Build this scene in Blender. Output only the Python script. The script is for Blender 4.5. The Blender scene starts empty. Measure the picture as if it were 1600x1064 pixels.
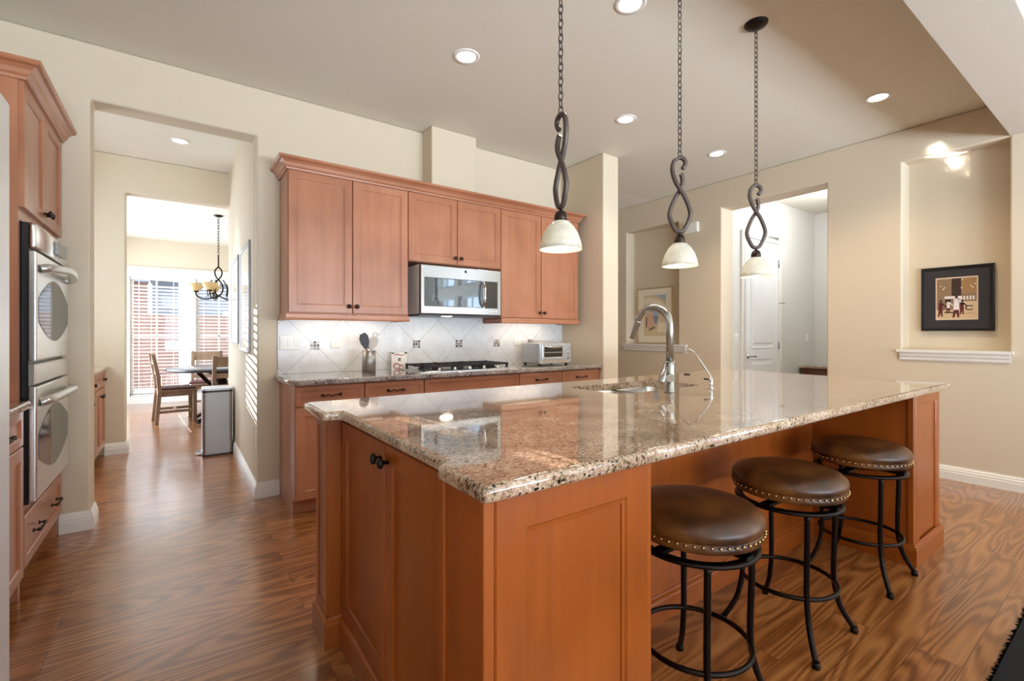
import bpy, bmesh, math, random
from mathutils import Vector, Matrix
random.seed(7)
S = bpy.context.scene
COL = S.collection
PI = math.pi

# ------------------------------------------------------------------ camera
cam_d = bpy.data.cameras.new('camera'); cam = bpy.data.objects.new('camera', cam_d); COL.objects.link(cam)
cam.location = (0, 0, 1.2)
cam.rotation_euler = (PI/2, 0, -math.radians(35.5))
cam_d.sensor_fit = 'HORIZONTAL'; cam_d.sensor_width = 36
cam_d.lens = 36*732/1600
cam_d.shift_y = -10/1600
cam_d.clip_start = 0.02
S.camera = cam

# ------------------------------------------------------------------ view, world, sun, daylight
S.view_settings.view_transform = 'Standard'
S.view_settings.look = 'None'
S.view_settings.exposure = 0.75
S.view_settings.gamma = 1
w = bpy.data.worlds.new('sky'); S.world = w; w.use_nodes = True
bg = w.node_tree.nodes['Background']
bg.inputs[0].default_value = (0.76, 0.87, 1.0, 1); bg.inputs[1].default_value = 2.3

def light(name, kind, loc, rot=(0, 0, 0), energy=10, color=(1, 1, 1), **kw):
    d = bpy.data.lights.new(name, kind); d.energy = energy; d.color = color
    for k, v in kw.items(): setattr(d, k, v)
    o = bpy.data.objects.new(name, d); COL.objects.link(o); o.location = loc; o.rotation_euler = rot
    return o
sun_v = Vector((0.079, -1, -0.100))
sun = light('sun', 'SUN', (0, 14, 6), energy=26.0, color=(1, 0.93, 0.82), angle=math.radians(0.06))
sun.rotation_euler = sun_v.to_track_quat('-Z', 'Y').to_euler()
DAY = (0.74, 0.87, 1.0)
# daylight standing just outside the glass of the living room windows, and the light the bright ground throws up through them
light('daylight_living_front', 'AREA', (1.6, -4.25, 1.75), (PI/2, 0, 0), 32, DAY, shape='RECTANGLE', size=5.6, size_y=2.6)
light('daylight_living_side', 'AREA', (5.65, -2.3, 1.7), (0, PI/2, 0), 36, DAY, shape='RECTANGLE', size=2.6, size_y=3.0)
light('ground_bounce', 'AREA', (1.6, -6.2, .1), (math.radians(112), 0, 0), 1650, DAY, shape='RECTANGLE', size=7, size_y=1.6)
light('fill_nook_side', 'AREA', (-1.45, 8.4, 1.4), (0, -PI/2, 0), 85, DAY, shape='RECTANGLE', size=2.0, size_y=2.6)  # unseen fill lamp added to brighten the nook from the left
light('fill_hall', 'AREA', (-1.45, 5.0, 1.75), (0, -PI/2, 0), 7, DAY, shape='RECTANGLE', size=1.1, size_y=1.5)  # added fill for the hall walls and ceiling, no window known there
# sun glint thrown up from the bright metal by the cooktop onto the right wall
glint = light('sun_glint', 'AREA', (2.55, 3.37, .96), energy=.8, color=(1, .98, .94), shape='RECTANGLE', size=.10, size_y=.34, spread=math.radians(.4))
glint.rotation_euler = (Vector((5.24, 1.13, 2.62))-Vector((2.55, 3.37, .96))).to_track_quat('-Z', 'Y').to_euler()

# ------------------------------------------------------------------ mesh helpers
class MB:
    """collects faces; build() links them as ONE mesh object"""
    def __init__(s): s.v = []; s.f = []; s.m = []; s.sm = []; s.cur = 0; s.smooth = False
    def face(s, pts, flip=False):
        b = len(s.v); s.v += [tuple(p) for p in pts]; i = list(range(b, b+len(pts)))
        s.f.append(i[::-1] if flip else i); s.m.append(s.cur); s.sm.append(s.smooth)
    def grid(s, rows, close_u=False, close_v=False, cap0=False, cap1=False):
        b = len(s.v); n = len(rows[0])
        for r in rows: s.v += [tuple(p) for p in r]
        R = len(rows)
        for i in range(R if close_v else R-1):
            for j in range(n if close_u else n-1):
                i2 = (i+1) % R; j2 = (j+1) % n
                s.f.append([b+i*n+j, b+i*n+j2, b+i2*n+j2, b+i2*n+j]); s.m.append(s.cur); s.sm.append(s.smooth)
        if cap0: s.f.append([b+j for j in range(n)][::-1]); s.m.append(s.cur); s.sm.append(False)
        if cap1: s.f.append([b+(R-1)*n+j for j in range(n)]); s.m.append(s.cur); s.sm.append(False)
    def box(s, x0, x1, y0, y1, z0, z1):
        p = [(x0, y0), (x1, y0), (x1, y1), (x0, y1)]
        s.grid([[(x, y, z0) for x, y in p], [(x, y, z1) for x, y in p]], True, False, True, True)
        return s
    def prism(s, pts, z0, z1):
        s.grid([[(x, y, z0) for x, y in pts], [(x, y, z1) for x, y in pts]], True, False, True, True); return s
    def obox(s, c, U, V, N, du, dv, dn):
        c = Vector(c); U = Vector(U)*du/2; V = Vector(V)*dv/2; N = Vector(N)*dn/2
        q = [(-1, -1), (1, -1), (1, 1), (-1, 1)]
        s.grid([[c+U*a+V*b-N for a, b in q], [c+U*a+V*b+N for a, b in q]], True, False, True, True); return s
    def lathe(s, prof, c=(0, 0, 0), axis=(0, 0, 1), seg=24, cap=True):
        c = Vector(c); A = Vector(axis).normalized()
        X = A.orthogonal().normalized(); Y = A.cross(X)
        rows = [[c+A*h+(X*math.cos(t)+Y*math.sin(t))*max(r, 1e-5) for t in [2*PI*k/seg for k in range(seg)]] for r, h in prof]
        sm = s.smooth; s.smooth = True
        s.grid(rows, True, False, cap, cap); s.smooth = sm; return s
    def tube(s, path, r, seg=10, closed=False, cap=True, flat=None):
        P = [Vector(p) for p in path]; n = len(P); rows = []
        T = []
        for i in range(n):
            a = P[(i-1) % n] if (closed or i > 0) else P[i]; b = P[(i+1) % n] if (closed or i < n-1) else P[i]
            T.append((b-a).normalized())
        up = Vector((0, 0, 1)) if abs(T[0].z) < .95 else Vector((0, 1, 0))
        X = T[0].cross(up).normalized()
        for i in range(n):
            X = (X - T[i]*X.dot(T[i])).normalized(); Y = T[i].cross(X)
            rr = r[i] if isinstance(r, (list, tuple)) else r
            rows.append([P[i]+(X*math.cos(t)+Y*math.sin(t)*(flat or 1))*rr for t in [2*PI*k/seg+PI/seg for k in range(seg)]])
        sm = s.smooth; s.smooth = seg > 4
        s.grid(rows, True, closed, cap and not closed, cap and not closed); s.smooth = sm; return s
    def rings(s, O, U, V, N, w, h, steps, cap=True, back=True):
        """nested rectangles: steps = (inset, depth along N); last one is capped"""
        O = Vector(O); U = Vector(U); V = Vector(V); N = Vector(N); rows = []
        for ins, d in steps:
            rows.append([O+U*a+V*b+N*d for a, b in ((ins, ins), (w-ins, ins), (w-ins, h-ins), (ins, h-ins))])
        s.grid(rows, True, False, back, cap); return s
    def sphere(s, c, r, seg=12, sz=1):
        return s.lathe([(r*math.sin(PI*k/8), -r*sz*math.cos(PI*k/8)) for k in range(9)], c, seg=seg, cap=False)
    def build(s, name, mats, parent=None, bevel=0, seg=2, local=False, merge=True, ang=30):
        me = bpy.data.meshes.new(name)
        off = Vector((0, 0, 0))
        if parent is not None and not local:
            p = parent
            while p is not None: off += p.location; p = p.parent
        me.from_pydata([tuple(Vector(v)-off) for v in s.v], [], s.f)
        if not isinstance(mats, (list, tuple)): mats = [mats]
        for m in mats: me.materials.append(m)
        for p, mi, sm in zip(me.polygons, s.m, s.sm): p.material_index = mi; p.use_smooth = sm
        if merge:
            bm = bmesh.new(); bm.from_mesh(me)
            bmesh.ops.remove_doubles(bm, verts=bm.verts, dist=1e-5)
            bmesh.ops.recalc_face_normals(bm, faces=bm.faces)
            bm.to_mesh(me); bm.free()
        o = bpy.data.objects.new(name, me); COL.objects.link(o)
        if parent is not None: o.parent = parent
        if bevel:
            b = o.modifiers.new('bevel', 'BEVEL'); b.width = bevel; b.segments = seg
            b.limit_method = 'ANGLE'; b.angle_limit = math.radians(ang); b.use_clamp_overlap = True
            if seg > 1:
                me.shade_smooth() if hasattr(me, 'shade_smooth') else None
                wn = o.modifiers.new('wn', 'WEIGHTED_NORMAL'); wn.keep_sharp = True
        return o

def tag(o, label, cat, group=None):
    o['label'] = label; o['category'] = cat
    if group: o['group'] = group
    return o
def thing(name, loc, label, cat, group=None, rz=0):
    o = bpy.data.objects.new(name, None); COL.objects.link(o); o.location = loc; o.rotation_euler = (0, 0, rz)
    o.empty_display_size = .1
    return tag(o, label, cat, group)
def struct(o): o['kind'] = 'structure'; return o
def kids(o): return [c for c in bpy.data.objects if c.parent == o]
def copy_tree(o, parent=None):
    c = o.copy(); COL.objects.link(c)
    if parent is not None: c.parent = parent
    for ch in kids(o): copy_tree(ch, c)
    return c
def smooth_path(pts, n=8, closed=False):
    P = [Vector(p) for p in pts]; out = []; N = len(P)
    for i in range(N if closed else N-1):
        if closed: a, b, c, d = P[(i-1) % N], P[i], P[(i+1) % N], P[(i+2) % N]
        else: a, b, c, d = P[max(i-1, 0)], P[i], P[i+1], P[min(i+2, N-1)]
        for k in range(n):
            t = k/n
            out.append(0.5*((2*b)+(c-a)*t+(2*a-5*b+4*c-d)*t*t+(3*b-a-3*c+d)*t**3))
    if not closed: out.append(P[-1])
    return out
def sweep(mb, prof, path, closed=False):
    """profile (offset to the left of the path, z) swept along plan path with mitres"""
    P = [Vector((p[0], p[1])) for p in path]; n = len(P); rows = []
    def nrm(a, b): d = (b-a).normalized(); return Vector((-d.y, d.x))
    for i in range(n):
        if closed or 0 < i < n-1:
            n1 = nrm(P[i-1], P[i]); n2 = nrm(P[i], P[(i+1) % n]); m = (n1+n2); m = m/max(m.dot(n1), .2)
        elif i == 0: m = nrm(P[0], P[1])
        else: m = nrm(P[-2], P[-1])
        rows.append([(P[i].x+m.x*o, P[i].y+m.y*o, z) for o, z in prof])
    mb.grid(rows, True, closed, not closed, not closed); return mb

# ------------------------------------------------------------------ materials
def lin(h):
    c = [int(h[i:i+2], 16)/255 for i in (0, 2, 4)]
    return tuple(x/12.92 if x <= .04045 else ((x+.055)/1.055)**2.4 for x in c)+(1,)
def new_mat(name):
    m = bpy.data.materials.new(name); m.use_nodes = True
    nt = m.node_tree; return m, nt, nt.nodes['Principled BSDF'], nt.nodes.new, nt.links.new
def flat(name, col, rough=.5, metal=0, spec=.5, coat=0, bump=0, bscale=200, emit=0, trans=0, sheen=0, alpha=1):
    m, nt, p, N, L = new_mat(name)
    c = lin(col) if isinstance(col, str) else tuple(col)+(1,)
    p.inputs['Base Color'].default_value = c; p.inputs['Roughness'].default_value = rough
    p.inputs['Metallic'].default_value = metal; p.inputs['Specular IOR Level'].default_value = spec
    p.inputs['Coat Weight'].default_value = coat; p.inputs['Coat Roughness'].default_value = .06
    p.inputs['Transmission Weight'].default_value = trans; p.inputs['Sheen Weight'].default_value = sheen
    if emit: p.inputs['Emission Color'].default_value = c; p.inputs['Emission Strength'].default_value = emit
    t = N('ShaderNodeTexCoord'); nz = N('ShaderNodeTexNoise'); nz.inputs['Scale'].default_value = bscale
    L(t.outputs['Object'], nz.inputs['Vector'])
    # faint tonal variation keeps every surface procedural
    hs = N('ShaderNodeMixRGB'); hs.blend_type = 'MULTIPLY'; hs.inputs[0].default_value = .06
    hs.inputs[1].default_value = c; L(nz.outputs['Fac'], hs.inputs[2])
    if not emit and not trans: L(hs.outputs[0], p.inputs['Base Color'])
    if bump:
        b = N('ShaderNodeBump'); b.inputs['Strength'].default_value = bump; b.inputs['Distance'].default_value = .002
        L(nz.outputs['Fac'], b.inputs['Height']); L(b.outputs[0], p.inputs['Normal'])
    return m
def ramp(N, stops, interp='LINEAR'):
    r = N('ShaderNodeValToRGB'); e = r.color_ramp; e.interpolation = interp
    while len(e.elements) < len(stops): e.elements.new(.5)
    for el, (p, c) in zip(e.elements, stops): el.position = p; el.color = lin(c) if isinstance(c, str) else c
    return r
def wood(name, dark, mid, light_, axis, rough=.33, scale=1.0, coat=.25):
    m, nt, p, N, L = new_mat(name)
    t = N('ShaderNodeTexCoord'); mp = N('ShaderNodeMapping'); oi = N('ShaderNodeObjectInfo')
    sc = [14*scale]*3; sc['xyz'.index(axis)] = 1.1*scale
    mp.inputs['Scale'].default_value = sc
    L(t.outputs['Object'], mp.inputs['Vector'])
    mu = N('ShaderNodeMath'); mu.operation = 'MULTIPLY'; mu.inputs[1].default_value = 37; L(oi.outputs['Random'], mu.inputs[0])
    n1 = N('ShaderNodeTexNoise'); n1.noise_dimensions = '4D'; n1.inputs['Scale'].default_value = 1; n1.inputs['Detail'].default_value = 6
    n1.inputs['Roughness'].default_value = .6; n1.inputs['Distortion'].default_value = .6
    L(mp.outputs[0], n1.inputs['Vector']); L(mu.outputs[0], n1.inputs['W'])
    n2 = N('ShaderNodeTexNoise'); n2.noise_dimensions = '4D'; n2.inputs['Scale'].default_value = 2.6; n2.inputs['Detail'].default_value = 2
    L(t.outputs['Object'], n2.inputs['Vector']); L(mu.outputs[0], n2.inputs['W'])
    ad = N('ShaderNodeMath'); ad.operation = 'MULTIPLY_ADD'; ad.inputs[1].default_value = .55; L(n2.outputs['Fac'], ad.inputs[0])
    m2 = N('ShaderNodeMath'); m2.operation = 'MULTIPLY'; m2.inputs[1].default_value = .45; L(n1.outputs['Fac'], m2.inputs[0]); L(m2.outputs[0], ad.inputs[2])
    r = ramp(N, [(.30, dark), (.5, mid), (.70, light_)]); L(ad.outputs[0], r.inputs[0])
    L(r.outputs[0], p.inputs['Base Color'])
    p.inputs['Roughness'].default_value = rough; p.inputs['Coat Weight'].default_value = coat; p.inputs['Coat Roughness'].default_value = .25
    b = N('ShaderNodeBump'); b.inputs['Strength'].default_value = .06; b.inputs['Distance'].default_value = .002
    L(n1.outputs['Fac'], b.inputs['Height']); L(b.outputs[0], p.inputs['Normal'])
    return m
CD, CM, CL = '985f43', 'b07454', 'bf8567'
cab_v = wood('cabinet_wood_upright', CD, CM, CL, 'z'); cab_x = wood('cabinet_wood_along_x', CD, CM, CL, 'x'); cab_y = wood('cabinet_wood_along_y', CD, CM, CL, 'y')
isl_v = wood('island_wood_upright', '7e3c10', '954a14', 'a6581c', 'z', coat=.1); isl_x = wood('island_wood_along_x', '7e3c10', '954a14', 'a6581c', 'x', coat=.1); isl_y = wood('island_wood_along_y', '7e3c10', '954a14', 'a6581c', 'y')
chair_wood = wood('weathered_chair_wood', '6e5642', '8c7058', 'a58a70', 'z', .5, 1.4, 0)
table_wood = wood('dark_table_wood', '2c2a30', '3d3c44', '53525a', 'x', .25, 1, .4)
dark_cab = wood('dark_cabinet_wood', '44200f', '5a2e17', '6b3a20', 'z')
fence_wood = wood('fence_wood', '83594a', '956d5e', 'a57f70', 'z', .8, .5, 0)

def granite(name, pal):
    m, nt, p, N, L = new_mat(name)
    t = N('ShaderNodeTexCoord'); mp = N('ShaderNodeMapping'); mp.inputs['Scale'].default_value = (1, 1.5, 1); mp.inputs['Rotation'].default_value = (0, 0, .5)
    L(t.outputs['Object'], mp.inputs['Vector'])
    n0 = N('ShaderNodeTexNoise'); n0.inputs['Scale'].default_value = 7; n0.inputs['Detail'].default_value = 4; L(mp.outputs[0], n0.inputs['Vector'])
    n1 = N('ShaderNodeTexNoise'); n1.inputs['Scale'].default_value = 110; n1.inputs['Detail'].default_value = 5; n1.inputs['Roughness'].default_value = .7; L(mp.outputs[0], n1.inputs['Vector'])
    vo = N('ShaderNodeTexVoronoi'); vo.inputs['Scale'].default_value = 165; L(mp.outputs[0], vo.inputs['Vector'])
    a = N('ShaderNodeMath'); a.operation = 'MULTIPLY_ADD'; a.inputs[1].default_value = .30; L(n0.outputs['Fac'], a.inputs[0])
    b = N('ShaderNodeMath'); b.operation = 'MULTIPLY'; b.inputs[1].default_value = .70; L(n1.outputs['Fac'], b.inputs[0]); L(b.outputs[0], a.inputs[2])
    r = ramp(N, list(zip((.35, .41, .46, .53, .60, .68), pal))); L(a.outputs[0], r.inputs[0])
    sp = N('ShaderNodeSeparateColor'); L(vo.outputs['Color'], sp.inputs[0])
    gt = N('ShaderNodeMath'); gt.operation = 'GREATER_THAN'; gt.inputs[1].default_value = .93; L(sp.outputs[0], gt.inputs[0])
    mx = N('ShaderNodeMixRGB'); mx.inputs[2].default_value = lin('1c1614'); L(gt.outputs[0], mx.inputs[0]); L(r.outputs[0], mx.inputs[1])
    g2 = N('ShaderNodeMath'); g2.operation = 'GREATER_THAN'; g2.inputs[1].default_value = .88; L(sp.outputs[1], g2.inputs[0])
    mx2 = N('ShaderNodeMixRGB'); mx2.inputs[2].default_value = lin('b08d80'); L(g2.outputs[0], mx2.inputs[0]); L(mx.outputs[0], mx2.inputs[1])
    L(mx2.outputs[0], p.inputs['Base Color'])
    p.inputs['Roughness'].default_value = .05; p.inputs['Specular IOR Level'].default_value = .6
    p.inputs['Coat Weight'].default_value = .5; p.inputs['Coat Roughness'].default_value = .02
    return m
gran = granite('speckled_granite', ('1c1613', '64503f', '9c8167', 'b89d84', 'cdbbaa', 'e0d7ce'))
gran_g = granite('grey_granite', ('17171a', '4f4d4e', '857f7b', 'a39d98', 'bdb8b4', 'd5d3d1'))

def plank_floor():
    m, nt, p, N, L = new_mat('oak_plank_floor')
    t = N('ShaderNodeTexCoord'); br = N('ShaderNodeTexBrick')
    br.offset = .37; br.inputs['Scale'].default_value = 1; br.inputs['Mortar Size'].default_value = .0012; br.inputs['Mortar Smooth'].default_value = .3
    br.inputs['Brick Width'].default_value = 1.35; br.inputs['Row Height'].default_value = .135; br.inputs['Bias'].default_value = 0
    br.inputs['Color1'].default_value = (0, 0, 0, 1); br.inputs['Color2'].default_value = (1, 1, 1, 1); br.inputs['Mortar'].default_value = (.5, .5, .5, 1)
    m0 = N('ShaderNodeMapping'); m0.inputs['Location'].default_value = (.4, -.025, 0); L(t.outputs['Object'], m0.inputs['Vector']); L(m0.outputs[0], br.inputs['Vector'])
    sp = N('ShaderNodeSeparateColor'); L(br.outputs['Color'], sp.inputs[0])
    wv = N('ShaderNodeMath'); wv.operation = 'MULTIPLY'; wv.inputs[1].default_value = 19; L(sp.outputs[0], wv.inputs[0])
    mp = N('ShaderNodeMapping'); mp.inputs['Scale'].default_value = (.8, 6, 1); L(t.outputs['Object'], mp.inputs['Vector'])
    n1 = N('ShaderNodeTexNoise'); n1.noise_dimensions = '4D'; n1.inputs['Scale'].default_value = 1; n1.inputs['Detail'].default_value = 1; n1.inputs['Distortion'].default_value = .3
    L(mp.outputs[0], n1.inputs['Vector']); L(wv.outputs[0], n1.inputs['W'])
    # cathedral grain: contour bands of the stretched noise
    k = N('ShaderNodeMath'); k.operation = 'MULTIPLY'; k.inputs[1].default_value = 95; L(n1.outputs['Fac'], k.inputs[0])
    sn = N('ShaderNodeMath'); sn.operation = 'SINE'; L(k.outputs[0], sn.inputs[0])
    mp2 = N('ShaderNodeMapping'); mp2.inputs['Scale'].default_value = (3, 130, 1); L(t.outputs['Object'], mp2.inputs['Vector'])
    n2 = N('ShaderNodeTexNoise'); n2.inputs['Scale'].default_value = 1; n2.inputs['Detail'].default_value = 3; L(mp2.outputs[0], n2.inputs['Vector'])
    a = N('ShaderNodeMath'); a.operation = 'MULTIPLY_ADD'; a.inputs[1].default_value = .19; L(sn.outputs[0], a.inputs[0]); hf = N('ShaderNodeMath'); hf.operation = 'MULTIPLY_ADD'; hf.inputs[1].default_value = .6; hf.inputs[2].default_value = .2; L(n2.outputs['Fac'], hf.inputs[0]); L(hf.outputs[0], a.inputs[2])
    b = N('ShaderNodeMath'); b.operation = 'MULTIPLY_ADD'; b.inputs[1].default_value = .16; L(sp.outputs[0], b.inputs[0]); L(a.outputs[0], b.inputs[2])
    r = ramp(N, [(.28, '683a19'), (.50, '8b5429'), (.70, 'a06738'), (.92, 'b07845')]); L(b.outputs[0], r.inputs[0])
    mx = N('ShaderNodeMixRGB'); mx.inputs[2].default_value = lin('3a1e0c'); L(br.outputs['Fac'], mx.inputs[0]); L(r.outputs[0], mx.inputs[1])
    L(mx.outputs[0], p.inputs['Base Color']); p.inputs['Roughness'].default_value = .3
    p.inputs['Coat Weight'].default_value = .8; p.inputs['Coat Roughness'].default_value = .16
    bp = N('ShaderNodeBump'); bp.inputs['Strength'].default_value = .25; bp.inputs['Distance'].default_value = .001; bp.invert = True
    L(br.outputs['Fac'], bp.inputs['Height']); L(bp.outputs[0], p.inputs['Normal'])
    return m
floor_m = plank_floor()

def tile_mat():
    m, nt, p, N, L = new_mat('diagonal_marble_tile')
    t = N('ShaderNodeTexCoord'); mp = N('ShaderNodeMapping'); mp.inputs['Rotation'].default_value = (PI/2, 0, 0)
    m2 = N('ShaderNodeMapping'); m2.inputs['Rotation'].default_value = (0, 0, PI/4); m2.inputs['Location'].default_value = (.0505, .0504, 0)
    L(t.outputs['Object'], mp.inputs['Vector']); L(mp.outputs[0], m2.inputs['Vector'])
    br = N('ShaderNodeTexBrick'); br.offset = 0; br.inputs['Scale'].default_value = 1; br.inputs['Mortar Size'].default_value = .0022; br.inputs['Mortar Smooth'].default_value = .2
    br.inputs['Brick Width'].default_value = .3; br.inputs['Row Height'].default_value = .3
    br.inputs['Color1'].default_value = lin('dbdcdf'); br.inputs['Color2'].default_value = lin('e3e4e7'); br.inputs['Mortar'].default_value = lin('b9b5b1')
    L(m2.outputs[0], br.inputs['Vector'])
    n = N('ShaderNodeTexNoise'); n.inputs['Scale'].default_value = 9; n.inputs['Detail'].default_value = 6; n.inputs['Distortion'].default_value = 1.6; L(m2.outputs[0], n.inputs['Vector'])
    r = ramp(N, [(.30, 'dcd6cf'), (.5, 'f4f2ee'), (.65, 'ffffff')]); L(n.outputs['Fac'], r.inputs[0])
    mx = N('ShaderNodeMixRGB'); mx.blend_type = 'MULTIPLY'; mx.inputs[0].default_value = .35; L(br.outputs['Color'], mx.inputs[1]); L(r.outputs[0], mx.inputs[2])
    L(mx.outputs[0], p.inputs['Base Color']); p.inputs['Roughness'].default_value = .25
    b = N('ShaderNodeBump'); b.inputs['Strength'].default_value = .4; b.inputs['Distance'].default_value = .002; b.invert = True
    L(br.outputs['Fac'], b.inputs['Height']); L(b.outputs[0], p.inputs['Normal'])
    return m
tile_m = tile_mat()

def leather():
    m, nt, p, N, L = new_mat('brown_leather')
    t = N('ShaderNodeTexCoord'); n = N('ShaderNodeTexNoise'); n.inputs['Scale'].default_value = 7; n.inputs['Detail'].default_value = 5; L(t.outputs['Object'], n.inputs['Vector'])
    r = ramp(N, [(.3, '26130a'), (.5, '4c2b12'), (.72, '7d4e22')]); L(n.outputs['Fac'], r.inputs[0]); L(r.outputs[0], p.inputs['Base Color'])
    p.inputs['Roughness'].default_value = .36
    v = N('ShaderNodeTexVoronoi'); v.inputs['Scale'].default_value = 260; L(t.outputs['Object'], v.inputs['Vector'])
    b = N('ShaderNodeBump'); b.inputs['Strength'].default_value = .12; b.inputs['Distance'].default_value = .001; L(v.outputs['Distance'], b.inputs['Height']); L(b.outputs[0], p.inputs['Normal'])
    return m
leather_m = leather()
def brushed(name, col, rough=.28, axis=2):
    m, nt, p, N, L = new_mat(name)
    t = N('ShaderNodeTexCoord'); mp = N('ShaderNodeMapping'); s = [300, 300, 300]; s[axis] = 4; mp.inputs['Scale'].default_value = s
    L(t.outputs['Object'], mp.inputs['Vector'])
    n = N('ShaderNodeTexNoise'); n.inputs['Scale'].default_value = 1; L(mp.outputs[0], n.inputs['Vector'])
    mr = N('ShaderNodeMapRange'); mr.inputs['To Min'].default_value = rough-.02; mr.inputs['To Max'].default_value = rough+.03; L(n.outputs['Fac'], mr.inputs[0])
    L(mr.outputs[0], p.inputs['Roughness']); p.inputs['Base Color'].default_value = lin(col); p.inputs['Metallic'].default_value = 1
    return m
steel = brushed('brushed_stainless', 'd4d3d0', .26); steel_h = brushed('brushed_stainless_across', 'b4b6b8', .2, 0)
steel_can = brushed('satin_stainless', 'a3a2a0', .42)
steel_y = brushed('brushed_stainless_along_y', 'eeeeec', .28, 1)
nickel = brushed('brushed_nickel', 'a8a6a2', .25); chrome = flat('polished_chrome', 'dadada', .08, 1)
WALL = 'd9cab2'
wall_m = flat('beige_wall_paint', WALL, .75, bump=.15, bscale=120)
pass_m = flat('pale_grey_wall_paint', 'd9d7d2', .75, bump=.15, bscale=120)
ceil_m = flat('tan_ceiling_paint', 'e3decf', .85, bump=.15, bscale=90)
nookceil_m = flat('pale_ceiling_paint', 'ece6da', .85, bump=.15, bscale=90)
white_m = flat('white_trim_paint', 'efece6', .35)
door_m = flat('white_door_paint', 'eef0f2', .4)
bronze = flat('oil_rubbed_bronze', '3a2d27', .38, .7)
bronze_d = flat('dark_bronze', '2a211d', .4, .7)
iron = flat('black_brown_metal', '211814', .32, .75)
scroll_m = flat('bronze_scroll', '574c47', .45, .45)
black = flat('black_enamel', '101010', .35); black_gl = flat('black_glass', '0b0c0e', .04, spec=.6, coat=.6)
ovenglass = flat('dark_oven_glass', '36383a', .06, spec=.6)
mwglass = flat('microwave_glass', '77818a', .02, .6)
castiron = flat('cast_iron', '17181a', .6)
brass = flat('brass_nailhead', 'c9a571', .25, 1)
rubber = flat('grey_glide', '9a958e', .5)
rug_m = flat('black_shag', '060609', 1.0, bump=.6, bscale=260)
plastic_w = flat('white_plastic', 'f1efe9', .35)
mat_w = flat('cream_mat_board', 'efe4cf', .8); mat_d = flat('charcoal_mat_board', '2d2b2f', .6)
frame_b = flat('black_frame', '131315', .3); frame_g = flat('grey_metal_frame', '8e9096', .35, .6); frame_c = flat('champagne_frame', 'cdb894', .4, .3)
cushion_m = flat('dark_red_seat_pad', '5e2b2a', .7)
glow_can = flat('lit_lamp_lens', (1, .95, .86), .5, emit=14)
off_can = flat('dim_lamp_lens', (1, .97, .92), .4, emit=1.2)
glow_bulb = flat('lit_bulb', (1, .94, .84), .5, emit=2.4)
glow_strip = flat('lit_strip_lens', (1, .86, .66), .5, emit=6)
def alabaster(name, col, emit):
    m, nt, p, N, L = new_mat(name)
    t = N('ShaderNodeTexCoord'); n = N('ShaderNodeTexNoise'); n.inputs['Scale'].default_value = 28; n.inputs['Detail'].default_value = 4; L(t.outputs['Object'], n.inputs['Vector'])
    c = lin(col); r = ramp(N, [(.3, tuple(x*.8 for x in c[:3])+(1,)), (.7, c)]); L(n.outputs['Fac'], r.inputs[0]); L(r.outputs[0], p.inputs['Base Color'])
    p.inputs['Roughness'].default_value = .3; p.inputs['Subsurface Weight'].default_value = 0
    tr = N('ShaderNodeBsdfTranslucent'); L(r.outputs[0], tr.inputs[0])
    mx = N('ShaderNodeMixShader'); mx.inputs[0].default_value = .35
    out = nt.nodes['Material Output']; L(p.outputs[0], mx.inputs[1]); L(tr.outputs[0], mx.inputs[2]); L(mx.outputs[0], out.inputs[0])
    if emit: p.inputs['Emission Color'].default_value = c; p.inputs['Emission Strength'].default_value = emit
    return m
shade_m = alabaster('alabaster_glass', 'e9e7dc', .0)
amber_m = alabaster('amber_alabaster_glass', 'e0c898', .25)
def pane_glass():
    m, nt, p, N, L = new_mat('window_glass')
    tr = N('ShaderNodeBsdfTransparent'); gl = N('ShaderNodeBsdfGlossy'); gl.inputs['Roughness'].default_value = .02
    n = N('ShaderNodeTexNoise'); n.inputs['Scale'].default_value = 2
    fr = N('ShaderNodeMapRange'); fr.inputs['To Min'].default_value = .05; fr.inputs['To Max'].default_value = .07; L(n.outputs['Fac'], fr.inputs[0])
    mx = N('ShaderNodeMixShader'); L(fr.outputs[0], mx.inputs[0]); L(tr.outputs[0], mx.inputs[1]); L(gl.outputs[0], mx.inputs[2])
    L(mx.outputs[0], nt.nodes['Material Output'].inputs[0]); return m
glass_m = pane_glass()
blind_m = flat('white_blind_slat', 'f4f3f0', .5)

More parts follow.
